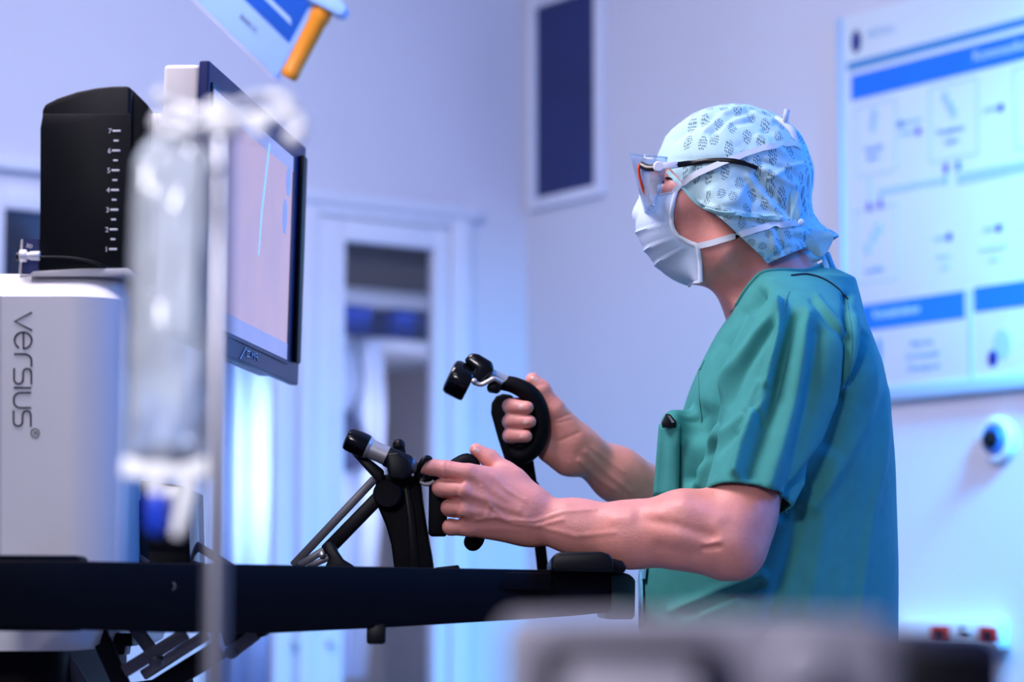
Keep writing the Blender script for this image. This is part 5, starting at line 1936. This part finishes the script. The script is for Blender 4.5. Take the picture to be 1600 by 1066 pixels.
for y in np.linspace(205, 722, 46):
    x0, x1, th = (np.interp(y, rz[:, 0], rz[:, k]) for k in (1, 2, 3))
    for k in range(NU):
        an = 2 * math.pi * k / NU
        q = P((x0 + x1) / 2 + (x1 - x0) / 2 * math.cos(an), y, db)
        w_ = mnoise.noise(Vector((math.cos(an) * 2.2, math.sin(an) * 2, y / 70))) * .006
        V.append(q + YD * (th * math.sin(an) * (1 if abs(math.sin(an)) > .0 else 0) + w_ * abs(math.sin(an))))
for i in range(45):
    for k in range(NU):
        Fc.append((i * NU + k, i * NU + (k + 1) % NU, (i + 1) * NU + (k + 1) % NU, (i + 1) * NU + k))
bb = MB().raw(V, Fc).build('bag_film', M['bag'], bag)
M['seal'] = mat('seal_white', (236, 236, 240), 0.45, var=.02)
M['port_blue'] = mat('port_blue', (24, 60, 190), 0.4)
sl = [(186, 746), (190, 716), (214, 704), (246, 692), (270, 690), (300, 704), (330, 712), (331, 738), (322, 750), (300, 748), (270, 752), (230, 750)]
prism_px(MB(), sl, db - .006, .012).build('bottom_seal', M['seal'], bag, bevel=.004, seg=3)
for x0, x1 in ((228, 250), (302, 318)):
    pass
MB().tube([P(x, y, db) for x, y in ((250, 206), (252, 190), (274, 180), (296, 190), (298, 206))], .0035, 10).build('hanging_loop', M['seal'], bag)
MB().tube([P(x, y, db) for x, y in ((216, 262), (226, 236), (250, 216), (272, 208), (300, 214), (322, 236), (331, 262))], .003, 10, flat=.6).build('top_seal', M['seal'], bag)
MB().tube([P(242, 745, db), P(246, 775, db)], .0065, 14).build('injection_port', M['seal'], bag)
MB().lathe(P(246, 770, db), -UP, [(0, .0072), (.004, .0092), (.026, .0088), (.03, .006)], 20).build('port_cap', M['port_blue'], bag)
MB().tube([P(296, 745, db), P(293, 775, db), P(284, 812, db), P(276, 838, db)], [.0072, .0068, .0062, .004], 14).build('outlet_tube', M['seal'], bag)
MB().tube([P(x, y, db - .012) for x, y in ((300, 700), (302, 640), (300, 560), (306, 470))], .004, 10, flat=.4).build('side_fold', M['bag'], bag)

# ------------------------------------------------------------------ ceiling-hung display, cut by the top of the frame
dm = 4.35
M['disp'] = mat('display_shell', (150, 190, 244), 0.4, var=.02)
M['disp_edge'] = mat('display_edge', (222, 220, 236), 0.4, var=.02)
M['disp_screen'] = mat('display_screen_blue', (14, 84, 190), 0.5, var=.15, scale=6, spec=.15)
M['handle'] = mat('orange_handle', (226, 140, 28), 0.42, var=.04)
Aq, e1, e2 = np.array((432., 124.)), np.array((-127., -124.)), np.array((66., -124.))
disp = thing('ceiling_display', 'pale blue hanging display with an orange handle tilted above the monitor', 'display', P(430, 60, dm))


def D(a, b, off=0.0):
    q = Aq + e1 * a + e2 * b
    return P(q[0], q[1], dm) - FW * off


MB().prism([D(0, 0), D(1.7, 0), D(1.7, 1.35), D(0, 1.35)], FW * .03).build('shell', M['disp'], disp, bevel=.004)
MB().prism([D(-.02, -.02, -.006), D(1.7, -.02, -.006), D(1.7, .03, -.006), D(-.02, .03, -.006)], FW * .028).prism([D(0, -.022, -.001), D(1.7, -.022, -.001), D(1.7, .0, -.001), D(0, .0, -.001)], FW * .03).build('lower_edge', M['disp_edge'], disp, bevel=.002)
c_ = np.linalg.solve(np.stack([e1, e2], 1), np.array((452., 68.)) - Aq)
scn = MB().prism([D(c_[0], c_[1], .0006), D(1.55, c_[1], .0006), D(1.55, 1.2, .0006), D(c_[0], 1.2, .0006)], FW * .002).build('display_screen', M['disp_screen'], disp)
MB().prism([D(c_[0] + .06, c_[1] + .17, .0012), D(1.5, c_[1] + .17, .0012), D(1.5, c_[1] + .22, .0012), D(c_[0] + .1, c_[1] + .22, .0012)], FW * .0007).build('picture_bar', M['disp'], scn)
text_part('lettering', 'BARCO', P(374, 28, dm) - FW * .0006, nrm(-e1[0] * RT + e1[1] * UP), nrm(e2[0] * RT - e2[1] * UP), 7.5 / F * dm, M['ink_dark'], disp)
dh = dm - .05
a, b = P(450, 122, dh), P(506, 14, dh)
L_ = np.linalg.norm(b - a)
MB().lathe(a, b - a, [(0, .0125), (.003, .0155), (.012, .0165), (.02, .0155), (L_ * .82, .0165), (L_ * .84, .0185), (L_, .0185)], 28).build('handle', M['handle'], disp)
ca, cb_ = P(486, -8, dh), P(532, 16, dh)
ax = nrm(cb_ - ca)
sd = nrm(np.cross(ax, FW))
outl = []
for k in range(13):
    an = -math.pi / 2 + math.pi * k / 12
    outl.append(cb_ + ax * .012 * math.cos(an) + sd * .012 * math.sin(an))
for k in range(13):
    an = math.pi / 2 + math.pi * k / 12
    outl.append(ca + ax * .012 * math.cos(an) + sd * .012 * math.sin(an))
MB().prism([p - FW * .03 for p in outl], FW * .075).build('handle_bracket', M['disp'], disp, bevel=.003)
MB().tube(spline([D(.8, .7, -.03), D(.8, .7, -.1), D(.8, 1.0, -.16), P(430, -200, dm + .18)]), .022, 16).build('arm', M['disp_edge'], disp)
p0 = P(430, -200, dm + .18)
MB().tube([p0, (p0[0], p0[1], CEIL)], .026, 18).build('ceiling_column', M['disp_edge'], disp)

# ------------------------------------------------------------------ blurred devices right in front of the camera
df = 1.12
M['cart'] = mat('device_grey', (150, 146, 162), 0.5, var=.04)
M['cart_light'] = mat('device_light_grey', (196, 190, 204), 0.5, var=.04)
M['cart_dark'] = mat('device_dark', (30, 28, 44), 0.5, var=.1)
M['navy'] = mat('navy_plastic', (8, 10, 44), 0.5, var=.1)
dv = thing('grey_device', 'grey medical device with dark framed recess out of focus in the foreground', 'medical device', P(1090, 1066, df) * np.array([1, 1, 0]))
body_o = [(786, 1500), (786, 984), (800, 968), (1150, 962), (1378, 966), (1392, 984), (1392, 1500)]
prism_px(MB(), body_o, df, .16).build('device_case', M['cart'], dv, bevel=.006, seg=3)
ro, ri = [], []
for cx, cy, a0 in ((1100, 1032, 0), (870, 1032, 90)):
    for k in range(7):
        an = math.radians(a0 + 90 * k / 6)
        ro.append((cx + 34 * math.cos(an), cy - 34 * math.sin(an)))
        ri.append((cx + 12 * math.cos(an) - 24 * (1 if a0 == 0 else -1), cy + 22 - 14 * math.sin(an)))
ro += [(836, 1180), (1134, 1180)]
ri += [(884, 1180), (1088, 1180)]
prism_px(MB(), ro, df - .004, .006).build('recess_frame', M['cart_dark'], dv, bevel=.001)
prism_px(MB(), ri, df - .006, .006).build('recess_panel', M['cart_light'], dv, bevel=.001)
MB().lathe(P(1252, 1040, df - .002), -FW, [(0, .012), (.006, .012), (.008, .010)], 28).build('control_knob', M['cart_light'], dv)
z_ = P(1090, 1500, df)[2]
pc = P(1090, 1500, df)
MB().tube([(pc[0], pc[1] + .08, 0.04), (pc[0], pc[1] + .08, z_ + .01)], .03, 20).build('stand_column', M['cart'], dv)
MB().lathe((pc[0], pc[1] + .08, 0), ZU, [(0, .2), (.03, .2), (.045, .17), (.05, .03)], 40).build('stand_base', M['cart_dark'], dv)

dn = 1.55
nv = thing('navy_device', 'dark navy box-shaped device out of focus at the lower right foreground', 'medical device', P(1480, 1066, dn) * np.array([1, 1, 0]))
prism_px(MB(), [(1398, 1500), (1398, 1000), (1412, 990), (1540, 996), (1566, 1012), (1572, 1500)], dn, .18).build('device_case', M['navy'], nv, bevel=.006, seg=3)
prism_px(MB(), [(1420, 1200), (1420, 1020), (1545, 1024), (1548, 1200)], dn - .003, .005).build('front_panel', M['black'], nv, bevel=.002)
z_ = P(1480, 1500, dn)[2]
pc = P(1480, 1500, dn)
MB().tube([(pc[0], pc[1] + .09, 0.04), (pc[0], pc[1] + .09, z_ + .01)], .025, 18).build('stand_column', M['black'], nv)
MB().lathe((pc[0], pc[1] + .09, 0), ZU, [(0, .2), (.03, .2), (.045, .17), (.05, .03)], 36).build('stand_base', M['black'], nv)
